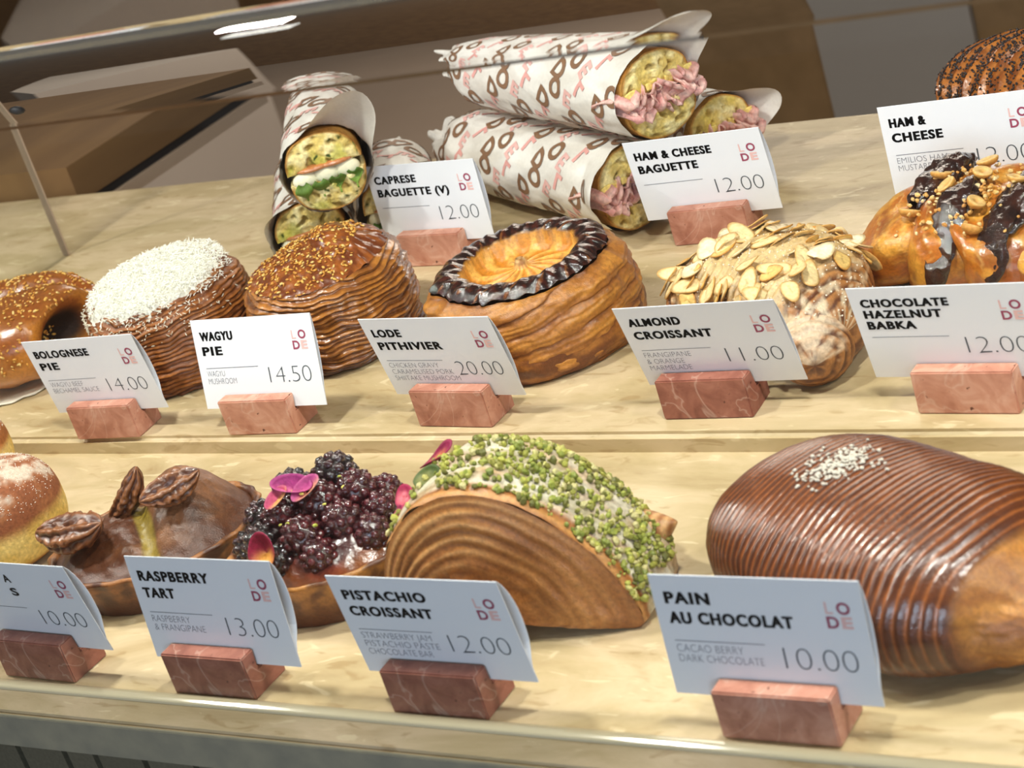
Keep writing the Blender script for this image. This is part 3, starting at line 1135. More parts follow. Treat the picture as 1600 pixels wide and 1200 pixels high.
def berry_tart():
    root = place('raspberry_tart', 'glossy dark berry tart with pink rose petals on top', 'tart', -0.634, 0.655, 0.45)
    tart_shell(root, 0.053, 0.046, 0.026, S('#5a2e12'), S('#b47a38'), 22, 5.0)
    m_ = MB()

    def top(u, v):
        th = 2 * PI * u
        r = 1 - v
        x, y = 0.0515 * r * math.cos(th), 0.044 * r * math.sin(th)
        bl = 1 - r ** 3
        z = 0.022 + 0.020 * bl + 0.0035 * fbm(x * 55, y * 55, 2, 3) * bl + 0.0012 * N(x * 220, y * 220, 5)
        fb = fbm(x * 48 + 3, y * 48, 7, 4)
        col = mix(S('#3a0f12'), S('#6d2018'), ss(-0.2, 0.4, fb))
        col = mix(col, S('#8a4c1c'), ss(0.65, 1.0, r + 0.25 * N(x * 40, y * 40, 4)))
        return (x, y, z), col
    m_.surf(140, 50, top, cu=True)
    body = m_.build('filling', GLAZED, root, merge=1e-6)
    rnd = random.Random(21)
    for (bx, by, bz, br, dark) in ((-0.030, 0.010, 0.040, 0.0105, 1), (-0.012, 0.018, 0.0475, 0.012, 1), (0.010, 0.020, 0.0500, 0.0125, 1), (0.022, 0.006, 0.0455, 0.0115, 0), (0.004, 0.000, 0.0465, 0.012, 0),
                                   (-0.016, -0.002, 0.045, 0.011, 0), (-0.026, -0.014, 0.0385, 0.011, 1), (-0.004, -0.020, 0.040, 0.0115, 0), (0.016, -0.014, 0.041, 0.011, 0), (0.034, -0.004, 0.037, 0.0105, 0), (-0.018, -0.028, 0.034, 0.0095, 1), (0.004, -0.030, 0.033, 0.010, 0), (0.030, -0.020, 0.034, 0.010, 0), (-0.036, -0.004, 0.033, 0.010, 1), (0.034, 0.012, 0.038, 0.010, 0)):
        pm = MB()
        V, Fs = ICO[2]
        base = S('#120a0e') if dark else S('#350e14')
        for p in V:
            q = Vector(p)
            if q.z < -0.55:
                continue
            pm.ico(q * br * 0.80, (br * 0.25,) * 3, None, mix(base, S('#6a2228'), rnd.random() * (0.25 if dark else 0.6)), sub=1)
        pm.ico((0, 0, 0), (br * 0.92,) * 3, None, base, sub=2)
        o = pm.build('blackberry' if dark else 'raspberry', SHINY, root)
        o.location = (bx, by, bz)
        o.rotation_euler = (rnd.uniform(-.5, .5), rnd.uniform(-.5, .5), rnd.uniform(0, 6))
    keep = lambda c, n: n.z > 0.2
    nb = MB()
    for (q, nr) in sampler(body, keep, 34, rnd):
        k = rnd.uniform(0.001, 0.002)
        nb.ico((q.x * 0.8, q.y * 0.8, q.z + 0.011 * (1 - min(1, (q.x / 0.05) ** 2 + (q.y / 0.045) ** 2)) + 0.003), (k, k * 0.8, k * 0.6), None, rnd.choice((S('#a9b040'), S('#c4bf58'), S('#8f9a36'))), jit=0.4)
    tag(nb.build('pistachio_bits', NUT, root, smooth=False), 'green nut bits', kind='stuff')
    for (px, py, pz, sx, sy, rx, ry, rz, c0, c1, cup) in (
            (-0.019, -0.034, 0.043, 0.0085, 0.0095, 1.05, -0.2, -0.35, '#8e1c3e', '#e0a04a', 0.5),
            (-0.006, -0.002, 0.0580, 0.011, 0.0058, 0.45, 0.25, -0.1, '#98306e', '#c8608e', 0.4),
            (0.002, -0.005, 0.0565, 0.009, 0.0052, 0.4, -0.4, 0.5, '#a8447a', '#dc9a72', 0.4),
            (-0.014, -0.007, 0.0560, 0.008, 0.004, 0.4, -0.3, 0.9, '#b0486a', '#d8a05a', 0.4)):
        pm = MB()

        def pet(u, v):
            a = 2 * PI * u
            r = v
            return (sx * r * math.cos(a), sy * r * math.sin(a) * (1 + 0.15 * math.sin(a)), cup * sx * r * r + 0.0006 * N(u * 5, r * 4, px * 99)), mix(S(c1), S(c0), ss(-0.2, 0.7, r * 0.6 + 0.5 * math.sin(a)))
        pm.surf(22, 7, pet, cu=True)
        o = pm.build('rose_petal', PETAL, root)
        o.location = (px, py, pz)
        o.rotation_euler = (rx, ry, rz)
        md = o.modifiers.new('thickness', 'SOLIDIFY')
        md.thickness = 0.0004


def doughnut(x, y, rz, label, R, H, tone, seed, sugar=True):
    root = place('filled_doughnut', label, 'doughnut', x, y, rz)
    m_ = MB()

    def fn(u, v):
        th = 2 * PI * u
        ph = -PI / 2 + PI * v
        c, s = math.cos(ph), math.sin(ph)
        r = R * (abs(c) ** 0.62) * (1 + 0.012 * N(math.cos(th) * 2, math.sin(th) * 2, seed))
        z = H * 0.5 + H * 0.5 * math.copysign(abs(s) ** 0.8, s)
        band = ss(-0.05, 0.12, s + 0.06 * N(math.cos(th) * 3, math.sin(th) * 3, seed))
        fb = fbm(math.cos(th) * r * 90, math.sin(th) * r * 90, z * 90 + seed, 4)
        yel = mix(S('#d9b45c'), S('#e6c878'), ss(-0.3, 0.4, fb))
        br = mix(S('#8a5030'), S('#a86c42'), ss(-0.3, 0.4, fb))
        col = mix(yel, mix(br, tone, 0.3), band)
        if s < -0.55:
            col = mix(col, S('#a8703a'), ss(0.55, 0.8, -s))
        if sugar:
            col = mix(col, S('#d8ccba'), band * 0.75 * ss(-0.05, 0.45, fb + 0.7 * (s - 0.75)))
        return (r * math.cos(th), r * math.sin(th), z), col
    m_.surf(110, 60, fn, cu=True)
    b = m_.build('bun', CRUMB, root, merge=1e-6)
    if sugar:
        rnd = random.Random(int(seed * 10))
        sg = MB()
        for (q, nr) in sampler(b, lambda c, n: n.z > 0.25, 900, rnd):
            k = rnd.uniform(0.00018, 0.00036)
            sg.ico(q + nr * k * 0.5, (k, k, k), None, S('#efe8dc'), jit=0.3)
        tag(sg.build('icing_sugar', POWDER, b, smooth=False), 'white sugar dusting', kind='stuff')


pain_au_chocolat()
pistachio_croissant()
pecan_tart()
berry_tart()
doughnut(-0.882, 0.664, 0.0, 'sugar dusted doughnut with a yellow side at the left edge', 0.042, 0.058, S('#94583a'), 1.3)
doughnut(-0.985, 0.742, 0.0, 'orange brown doughnut peeping out behind the sugar dusted one', 0.030, 0.048, S('#c07a30'), 4.1)

# ------------------------------------------------------------------ middle row
def bolognese_pie():
    root = place('bolognese_pie', 'round layered pie heaped with finely grated white cheese', 'pie', -0.902, 0.876, 0.0)

    def top(r, th):
        c, s = math.cos(th), math.sin(th)
        d = 0.004 * (1 - r ** 2) + 0.001 * fbm(r * c * 6, r * s * 6, 2, 3)
        return d, mix(S('#7a4018'), S('#a0622c'), ss(-0.3, 0.4, fbm(r * c * 5, r * s * 5, 4, 3)))
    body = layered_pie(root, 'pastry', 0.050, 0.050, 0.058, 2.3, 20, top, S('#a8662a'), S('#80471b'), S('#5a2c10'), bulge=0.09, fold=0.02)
    rnd = random.Random(31)
    m_ = MB()

    def fn(u, v):
        th = 2 * PI * u
        c, s = math.cos(th), math.sin(th)
        r = 1 - v
        edge = 0.0465 * (1 + 0.07 * N(c * 3, s * 3, 1) + 0.05 * N(c * 9, s * 9, 2)) + 0.004 * (-c * 0.7 - s * 0.2)
        rr = edge * r
        # the heap overhangs the left front of the rim and droops
        z = 0.0590 + 0.0065 * (1 - r ** 3) + 0.0022 * fbm(c * rr * 200, s * rr * 200, 3, 3) - 0.006 * ss(0.86, 1.0, r)
        return (rr * c, rr * s, z), S('#efeee2')
    m_.surf(120, 40, fn, cu=True)
    for k in range(5600):
        a = rnd.uniform(0, 2 * PI)
        rr = 0.0485 * math.sqrt(rnd.random()) * (1 + 0.05 * N(math.cos(a) * 3, math.sin(a) * 3, 1))
        c, s = math.cos(a), math.sin(a)
        over = max(0.0, rr - 0.0455)
        rim = ss(0.030, 0.05, rr)
        z = 0.0610 + 0.0072 * (1 - (rr / 0.05) ** 3) + rnd.uniform(-0.001, 0.0035) - over * 1.6
        L = rnd.uniform(0.0008, 0.0026)
        M3 = Euler((rnd.uniform(-0.7, 0.7), rnd.uniform(-0.7, 0.7), rnd.uniform(0, 6.28))).to_matrix()
        w_ = rnd.uniform(0.0002, 0.00036)
        m_.ico((rr * c, rr * s, z), (L, w_, w_), M3, rnd.choice((S('#f4f3e8'), S('#eceadb'), S('#f8f7f0'))), jit=0.3)
    # shreds that fell down the sides
    for k in range(420):
        a = rnd.choice((rnd.gauss(-2.3, 0.5), rnd.gauss(3.3, 0.35), rnd.gauss(-0.9, 0.5)))
        z = 0.058 - abs(rnd.gauss(0, 0.011)) * (1.5 if 2.7 < a < 4 else 0.8)
        if z < 0.004:
            continue
        rr = 0.0535 + 0.001 * math.sin(z * 60)
        M3 = Euler((rnd.uniform(-1, 1), rnd.uniform(-1, 1), rnd.uniform(0, 6.28))).to_matrix()
        L = rnd.uniform(0.0006, 0.0018)
        m_.ico((rr * math.cos(a), rr * math.sin(a), z), (L, 0.0003, 0.0003), M3, S('#e9e4d2'))
    tag(m_.build('grated_cheese', POWDER, root, smooth=False), 'white grated cheese heap', kind='stuff')


SES = [S('#d9a84e'), S('#c98d38'), S('#e3bd70'), S('#b97a2c')]


def wagyu_pie():
    root = place('wagyu_pie', 'round layered pie with a glossy brown top full of sesame seeds', 'pie', -0.786, 0.896, 0.35)

    def top(r, th):
        c, s = math.cos(th), math.sin(th)
        d = 0.010 * (1 - r ** 2.2) + 0.0018 * fbm(r * c * 5, r * s * 5, 2, 3) + 0.006 * ss(0.0, 0.8, c * 0.8 + s * 0.6) * (1 - r ** 4)
        fb = fbm(r * c * 4, r * s * 4, 4, 4)
        col = mix(S('#6d3414'), S('#96521e'), ss(-0.3, 0.4, fb))
        return d, col
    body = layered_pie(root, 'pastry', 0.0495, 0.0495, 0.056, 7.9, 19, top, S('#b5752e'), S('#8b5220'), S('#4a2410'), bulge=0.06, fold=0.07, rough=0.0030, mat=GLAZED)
    rnd = random.Random(41)
    keep = lambda c, n: n.z > 0.55 and c.z > 0.055 and (c.x < 0.030)
    seeds(root, 'sesame_seeds', body, keep, 620, (0.0015, 0.00085, 0.0005), SES, rnd, NUT)


def pithivier():
    root = place('pithivier', 'tall round pastry with a dark shiny scalloped rim and golden sunken middle', 'pie', -0.6300, 0.884, 0.25)
    rw = 0.36

    def top(r, th):
        c, s = math.cos(th), math.sin(th)
        if r > 1 - rw:
            t = (r - (1 - rw)) / rw
            sc = 0.5 + 0.5 * math.cos(34 * th)
            d = 0.0068 * math.sin(PI * min(1, 0.10 + t * 0.86)) ** 0.8 + 0.0006 * sc * ss(0.45, 0.8, t) - 0.0007 * (1 - sc) * ss(0.0, 0.3, t)
            cr = 0.5 + 0.5 * math.cos(17 * th + 9 * t)
            d += 0.0008 * cr
            fb = fbm(c * r * 14, s * r * 14, 3, 4)
            col = mix(S('#1e0c08'), S('#451a0d'), ss(-0.2, 0.5, fb + 0.4 * sc - 0.2))
            col = mix(col, S('#a86a34'), 0.4 * ss(0.94, 0.99, math.cos(17 * th + 6 * t + 1.2)) * ss(0.0, 0.3, fb + 0.25))
            col = mix(S('#c98a34'), col, ss(0.0, 0.14, t + 0.06 * fb))
            return d, col
        q = r / (1 - rw)
        sw = math.sin(13 * th + 7.0 * q + 0.8 * N(c * 2, s * 2, q * 3))
        d = -0.0065 + 0.0055 * (1 - q) ** 1.5 + 0.0009 * sw * ss(0.1, 0.5, q) + 0.0065 * ss(0.85, 1.0, q) * 0.5
        fb = fbm(c * q * 4, s * q * 4, 8, 4)
        col = mix(S('#c98228'), S('#e2ab52'), ss(-0.5, 0.6, sw + fb))
        col = mix(col, S('#8d501c'), 0.5 * ss(0.25, 0.6, fb))
        if q < 0.13:
            hole = ss(0.02, 0.07, q)
            d += 0.005 * ss(0.13, 0.08, q) - 0.008 * (1 - hole)
            col = mix(S('#3a1c0c'), mix(S('#9a6836'), S('#c9a06a'), 0.5 + 0.5 * math.cos(3 * th)), hole)
        return d, col

    def fold_layers(name):
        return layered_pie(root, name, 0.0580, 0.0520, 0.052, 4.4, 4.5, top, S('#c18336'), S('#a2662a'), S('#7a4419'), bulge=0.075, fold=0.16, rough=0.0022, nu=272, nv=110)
    b = fold_layers('pastry')
    b.data.materials.clear()
    b.data.materials.append(PASTRY)
    b.data.materials.append(SHINY)
    me = b.data
    for p in me.polygons:
        c = p.center
        rr = math.hypot(c.x, c.y)
        if c.z > 0.0525 and p.normal.z > -0.3 and rr < 0.062:
            p.material_index = 1 if rr > 0.033 else 0
    # wide folded foot
    m_ = MB()

    def foot(u, v):
        th = 2 * PI * u
        c, s = math.cos(th), math.sin(th)
        ph = -PI / 2 + PI * v
        r = 0.0525 + 0.0085 * math.cos(ph) + 0.002 * fbm(c * 3, s * 3, v * 3, 3)
        rr = 1 + 0.03 * max(0.0, math.cos(th - 0.3))
        fb = fbm(c * 3, s * 3, v * 6, 3)
        return (r * rr * c, 0.91 * r * rr * s, 0.013 + 0.013 * math.sin(ph)), mix(S('#6d3a16'), S('#a86c2e'), ss(-0.2, 0.5, fb + v - 0.4))
    m_.surf(180, 24, foot, cu=True)
    m_.build('folded_foot', PASTRY, root, merge=1e-6)


def almond_croissant():
    root = place('almond_croissant', 'croissant covered in flaked almonds and dusted with sugar', 'croissant', -0.4715, 0.880, -0.45)
    A, B, H = 0.064, 0.044, 0.056
    m_ = MB()

    def f(xn, ph):
        wv = max(0.0, 1 - abs(xn) ** 2.4) ** (1 / 2.0)
        bx = A * xn
        bend = -0.016 * xn * xn
        seg = 0.92 + 0.10 * abs(math.sin(PI * (xn * 2.2 + 0.3 + 0.06 * math.sin(ph)))) ** 0.5
        c, s = math.cos(ph), math.sin(ph)
        y = B * wv * seg * math.copysign(abs(c) ** 0.9, c) + bend
        zc = 0.42
        z = H * zc + (H * (1 - zc) * wv * seg * s if s > 0 else -H * zc * (wv ** 0.3) * abs(s) ** 0.6)
        return bx, y, z

    def fn(u, v):
        xn = -1 + 2 * u
        ph = 2 * PI * v
        x, y, z = f(xn, ph)
        c, s = math.cos(ph), math.sin(ph)
        q = xn * 13 + 1.2 * s + 0.7 * N(c * 2, s * 2, xn * 3)
        tri = 1 - abs(2 * (q - math.floor(q)) - 1)
        k = 1 + 0.045 * (tri - 0.5) + 0.04 * fbm(xn * 4, c * 2, s * 2, 3)
        zc = H * 0.42
        y0 = -0.016 * xn * xn
        y = y0 + (y - y0) * k
        z = zc + (z - zc) * k
        fb = fbm(xn * 7, c * 4, s * 4, 4)
        col = mix(S('#5a2f17'), S('#a8703c'), ss(0.1, 0.8, tri + 0.4 * fb))
        dust = ss(0.0, 0.5, s + 0.6 * fb - 0.1)
        col = mix(col, S('#e2cfae'), 0.75 * dust * ss(-0.2, 0.4, fbm(xn * 12, c * 7, s * 7, 3)))
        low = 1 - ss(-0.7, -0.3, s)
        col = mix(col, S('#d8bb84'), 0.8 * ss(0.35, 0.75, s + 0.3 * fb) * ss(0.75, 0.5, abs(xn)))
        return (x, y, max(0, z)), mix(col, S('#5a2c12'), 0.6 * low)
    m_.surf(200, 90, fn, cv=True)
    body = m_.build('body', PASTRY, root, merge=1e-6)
    for (sx, bx, by, rz, L, R) in ((1, 0.050, -0.026, -0.7, 0.034, 0.021), (-1, -0.048, -0.022, 0.5, 0.026, 0.018)):
        h = MB()

        def horn(u, v):
            ph = 2 * PI * u
            r = R * max(0.0, math.sin(PI * min(1.0, 0.10 + 0.90 * v))) ** 0.65
            q = v * 7 + 0.4 * N(math.cos(ph) * 2, math.sin(ph) * 2, v * 3)
            tri = 1 - abs(2 * (q - math.floor(q)) - 1)
            r *= 0.94 + 0.09 * tri
            fb = fbm(math.cos(ph) * 3, math.sin(ph) * 3, v * 6, 4)
            return (L * (v - 0.4), r * math.cos(ph), max(-0.0185 * R / 0.021, r * 0.95 * math.sin(ph))), mix(mix(S('#5a2f17'), S('#a8703c'), ss(0.1, 0.8, tri + 0.4 * fb)), S('#dcc6a8'), 0.7 * ss(0.0, 0.6, math.sin(ph) + fb - 0.2))
        h.surf(48, 36, horn, cu=True)
        o = h.build('horn', PASTRY, root, merge=1e-6)
        o.location = (bx, by, 0.0188 * R / 0.021)
        o.rotation_euler = (0, 0, rz if sx > 0 else PI + rz)
    # flaked almonds
    rnd = random.Random(52)
    fl = []
    for k in range(6):
        h = MB()
        ax, ay = rnd.uniform(0.0066, 0.0098), rnd.uniform(0.0046, 0.0066)
        cup = rnd.uniform(-0.12, 0.16)
        c0, c1 = rnd.choice((('#ecd6a6', '#d9b678'), ('#f0dfbc', '#dcc08a'), ('#e2be72', '#c98f40'), ('#e8cf98', '#cf9f58')))
        cutp = rnd.uniform(0.55, 1.1)

        def flake(u, v):
            a = 2 * PI * u
            r = v
            X = ax * r * math.cos(a) * (1 - 0.25 * math.cos(a))
            X = min(X, ax * cutp * 0.8)
            Y = ay * r * math.sin(a)
            return (X, Y, cup * (X * X) / ax + 0.0002 * math.sin(a * 3)), mix(S(c0), S(c1), ss(0.75, 1.0, r))
        h.surf(20, 4, flake, cu=True)
        o = h.build('almond_flake', NUT, root)
        md = o.modifiers.new('thickness', 'SOLIDIFY')
        md.thickness = 0.0006
        fl.append(o)
    keep = lambda c, n: (n.z > 0.25 or (n.z > -0.1 and n.y < -0.3 and -0.01 < c.x < 0.04)) and -0.056 < c.x < 0.046
    pts = sampler(body, keep, 96, rnd)
    for k, (q, nr) in enumerate(pts):
        if k < 6:
            o = fl[k]
        else:
            o = fl[k % 6].copy()
            COL.objects.link(o)
            o.parent = root
        n2 = (nr + Vector((rnd.uniform(-.22, .22), rnd.uniform(-.22, .22), rnd.uniform(0, .2)))).normalized()
        o.rotation_euler = orient(n2, rnd.uniform(0, 6.28)).to_euler()
        o.location = q + nr * rnd.uniform(0.0006, 0.0022)
        s_ = rnd.uniform(0.75, 1.2)
        o.scale = (s_, s_, 1)
    sg = MB()
    for (q, nr) in sampler(body, lambda c, n: n.z > 0.2, 900, rnd):
        k = rnd.uniform(0.0002, 0.0006)
        sg.ico(q + nr * k * 0.5, (k, k, k), None, S('#efe4cf'), jit=0.3)
    tag(sg.build('icing_sugar', POWDER, body, smooth=False), 'white sugar dusting', kind='stuff')


def babka():
    root = place('chocolate_babka', 'twisted golden babka with dark chocolate patches and chopped hazelnuts', 'pastry', -0.3810, 0.938, -0.25)
    A, B, H = 0.066, 0.050, 0.064
    root.scale = (1, 1, 0.80)
    # three fat folds of dough lying side by side, each rolled over the next
    segs = ((-0.037, 0.033, 0.84, -0.15), (-0.010, 0.031, 0.95, 0.0), (0.022, 0.032, 1.0, 0.1), (0.048, 0.026, 0.85, 0.1))
    for k, (cx, rx, sc, tw) in enumerate(segs):
        m_ = MB()

        def fn(u, v):
            th = 2 * PI * u
            ph = -PI / 2 + PI * v
            c, s = math.cos(ph), math.sin(ph)
            cc = abs(c) ** 0.7
            ct, st = math.cos(th), math.sin(th)
            x = cx + rx * cc * ct + 0.012 * math.sin(1.6 * ph + k)
            y = B * (0.92 if k in (1, 2) else 0.80) * cc * st
            z = H * sc * (0.5 + 0.5 * math.copysign(abs(s) ** 0.75, s)) + (0 if s < 0 else 0.003 * math.sin(3 * th + k))
            fb = fbm(x * 60 + k * 7, y * 60, z * 60, 4)
            q = x * 260 + y * 120 + 2 * fb
            ply = abs(2 * ((q / 3) - math.floor(q / 3)) - 1)
            d = 0.0012 * fb + 0.0008 * ply
            x += d * ct * cc
            y += d * st * cc
            col = mix(S('#b8691e'), S('#d99a3c'), ss(-0.3, 0.35, fb))
            col = mix(col, S('#8a4316'), 0.75 * ss(0.15, 0.5, fbm(x * 40 + 9, y * 40, z * 45 + k, 3)))
            col = mix(col, S('#e8bf74'), 0.5 * ss(0.8, 1.0, ply) * ss(0.0, 0.4, s))
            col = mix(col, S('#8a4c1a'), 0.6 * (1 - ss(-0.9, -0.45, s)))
            return (x, y, max(0, z)), col
        m_.surf(120, 60, fn, cu=True)
        m_.build('dough_fold', GLAZED if k else SATIN, root, merge=1e-6)
    rnd = random.Random(61)
    # chocolate smears in the seams
    ch = [((-0.022, -0.018, 0.061), (-0.020, 0.012, 0.066), (-0.018, 0.034, 0.060)),
          ((0.004, -0.050, 0.024), (0.005, -0.045, 0.042), (0.006, -0.030, 0.060), (0.007, -0.012, 0.068), (0.008, 0.004, 0.069)),
          ((-0.026, 0.030, 0.056), (-0.034, 0.020, 0.052), (-0.028, 0.002, 0.058)),
          ((0.037, -0.047, 0.030), (0.036, -0.036, 0.055), (0.036, -0.010, 0.064), (0.034, 0.020, 0.066))]
    for pts in ch:
        m_ = MB()
        P = [Vector(p) for p in pts]

        def tube(u, v):
            q = v * (len(P) - 1)
            i = min(int(q), len(P) - 2)
            fr = q - i
            c = P[i].lerp(P[i + 1], ss(0, 1, fr) * 0.5 + fr * 0.5)
            a = 2 * PI * u
            r = 0.0092 * math.sin(PI * min(0.99, 0.02 + 0.97 * v)) ** 0.45 * (1 + 0.5 * fbm(c.x * 70, c.y * 90, a, 3) + 0.22 * N(math.cos(a) * 2 + c.y * 200, math.sin(a) * 2, c.z * 200))
            return (c.x + r * 1.0 * math.cos(a), c.y + r * 0.45 * math.sin(a), c.z + r * 0.75 * math.sin(a)), mix(S('#1c0e0a'), S('#3a1c12'), 0.5 + N(u * 8, v * 12, 3))
        m_.surf(44, 90, tube, cu=True)
        tag(m_.build('chocolate_smear', SHINY, root, merge=1e-6), 'dark chocolate filling')
    # halved hazelnuts and crumbs
    for (hx, hy, hz, rx, ry) in ((-0.016, 0.004, 0.0715, 0.5, 0.1), (-0.020, -0.024, 0.062, 0.6, -0.2), (-0.006, -0.008, 0.0715, 0.5, 0.2), (0.010, 0.004, 0.074, 0.4, 0.1), (0.020, -0.020, 0.069, 0.7, 0.2), (0.004, 0.018, 0.073, 0.3, 0.0), (0.024, -0.034, 0.060, 0.9, 0.1), (0.030, 0.004, 0.071, 0.4, 0.3)):
        m_ = MB()

        def nutf(u, v):
            a = 2 * PI * u
            if v < 0.6:
                ph = PI / 2 * (v / 0.6)
                r, z = math.sin(ph), -math.cos(ph) * 0.8
                c = mix(S('#b9772e'), S('#d29a4c'), v / 0.6)
            else:
                t = (v - 0.6) / 0.4
                r = 1 - t
                z = 0.06 - 0.30 * math.exp(-((r) / 0.35) ** 2)
                c = mix(S('#e2ba74'), S('#c98f45'), math.exp(-(r / 0.3) ** 2))
            R = 0.0058 * (1 + 0.06 * math.cos(2 * a))
            return (R * r * math.cos(a), R * r * math.sin(a), R * z), c
        m_.surf(28, 24, nutf, cu=True)
        o = m_.build('hazelnut', NUT, root, merge=1e-6)
        o.location = (hx, hy, hz)
        o.rotation_euler = (rx, ry, rnd.uniform(0, 6))
    nb = MB()
    for k in range(240):
        x, y = rnd.gauss(0.006, 0.020), rnd.gauss(-0.006, 0.018)
        if abs(x) > 0.055 or abs(y) > 0.042:
            continue
        z = 0.066 - 7.0 * (y * y) - 2.0 * max(0, -x - 0.02) + rnd.uniform(0.001, 0.005)
        k_ = rnd.uniform(0.0008, 0.0020)
        nb.ico((x, y, z), (k_, k_ * 0.8, k_ * 0.7), Euler((rnd.uniform(0, 6), rnd.uniform(0, 6), 0)).to_matrix(), rnd.choice((S('#e2bd78'), S('#c98f45'), S('#ecd09a'), S('#d5a55a'))), jit=0.4)
    tag(nb.build('hazelnut_crumbs', NUT, root, smooth=False), 'chopped hazelnut pieces', kind='stuff')


def sesame_roll():
    root = place('sesame_roll', 'brown sesame crusted roll with a dark hollow on its right side', 'bread roll', -1.050, 0.876, 0.15)
    root.location.z += 0.0022
    m_ = MB()
    A, B, H = 0.070, 0.055, 0.054

    def fn(u, v):
        th = 2 * PI * u
        ph = -PI / 2 + PI * v
        c, s = math.cos(ph), math.sin(ph)
        ct, st = math.cos(th), math.sin(th)
        cc = abs(c) ** 0.62
        x, y = A * cc * ct, B * cc * st
        z = H * (0.5 + 0.5 * math.copysign(abs(s) ** 0.8, s))
        # hollow at the right front and a crease along the crown
        hol = math.exp(-(((x - 0.066) / 0.020) ** 2 + ((y + 0.012) / 0.026) ** 2 + ((z - 0.026) / 0.018) ** 2))
        cre = math.exp(-((y - 0.016 - 0.012 * math.sin(x * 40)) / 0.010) ** 2) * ss(0.0, 0.5, s)
        x -= 0.036 * hol
        y += 0.006 * hol
        z -= 0.010 * cre + 0.0 * hol
        fb = fbm(x * 50, y * 50, z * 50, 4)
        col = mix(S('#8a4a18'), S('#b87428'), ss(-0.3, 0.4, fb))
        col = mix(col, S('#6a3210'), 0.7 * ss(0.25, 0.9, s) * ss(-0.3, 0.3, fb + 0.2))
        col = mix(col, S('#24140c'), ss(0.35, 0.7, hol))  # shade of the hollow painted into the crust colour
        col = mix(col, S('#c98a3a'), 0.5 * (1 - ss(-0.7, -0.2, s)))
        return (x, y, max(0, z + 0.001 * fb)), col
    m_.surf(160, 80, fn, cu=True)
    body = m_.build('crust', [GLAZED, CRUMB], root, merge=1e-6)
    for p in body.data.polygons:
        c = p.center
        if c.x > 0.018 and abs(c.y + 0.010) < 0.026 and 0.006 < c.z < 0.045 and p.normal.z < 0.75:
            p.material_index = 1
    rnd = random.Random(71)
    keep = lambda c, n: c.z > 0.020 and not (c.x > 0.035 and c.z < 0.045 and abs(c.y + 0.012) < 0.03)
    seeds(root, 'sesame_seeds', body, keep, 1100, (0.0015, 0.00085, 0.0005), SES, rnd, NUT)


def doily():
    m_ = MB()

    def fn(u, v):
        a = 2 * PI * u
        r = 0.078 * v * (1 + 0.02 * math.cos(28 * a) * ss(0.8, 1, v))
        x, y = r * math.cos(a), r * math.sin(a) * 0.85
        z = 0.0006 + 0.0004 * (0.5 + 0.5 * math.sin(v * 60)) + 0.0003 * N(x * 300, y * 300, 1)
        return (x, y, z), S('#ece7d8')
    m_.surf(112, 30, fn, cu=True)
    o = m_.build('paper_doily', POWDER)
    o.location = (-1.078, 0.880, zf(0.88) + 0.0006)
    o.rotation_euler = (SLOPE, 0, 0)
    md = o.modifiers.new('thickness', 'SOLIDIFY')
    md.thickness = 0.0003
    md.offset = 1
    tag(o, 'white embossed paper doily under the sesame roll at the left', 'doily')


bolognese_pie()
wagyu_pie()
pithivier()
almond_croissant()
babka()
doily()
sesame_roll()


# ------------------------------------------------------------------ back row: filled baguettes wrapped in printed paper
LETTERS = {ch: text_box(ch, 0, 1.0, 1.0, bold=0.045) for ch in 'LODE'}
LCOL = {'L': S('#e0a39b'), 'E': S('#e3b2aa'), 'O': S('#86644a'), 'D': S('#86644a')}


def finer(vs, fs):
    """split a flat glyph so it can follow a curved sheet"""
    b = bmesh.new()
    bv = [b.verts.new((p[0], p[1], 0)) for p in vs]
    for f in fs:
        try:
            b.faces.new([bv[i] for i in f])
        except ValueError:
            pass
    bmesh.ops.triangulate(b, faces=b.faces)
    bmesh.ops.subdivide_edges(b, edges=b.edges, cuts=1, use_grid_fill=True)
    b.verts.index_update()
    r = [(v.co.x, v.co.y) for v in b.verts], [tuple(v.index for v in f.verts) for f in b.faces]
    b.free()
    return r


LETTERS = {k: finer(*v) for k, v in LETTERS.items()}


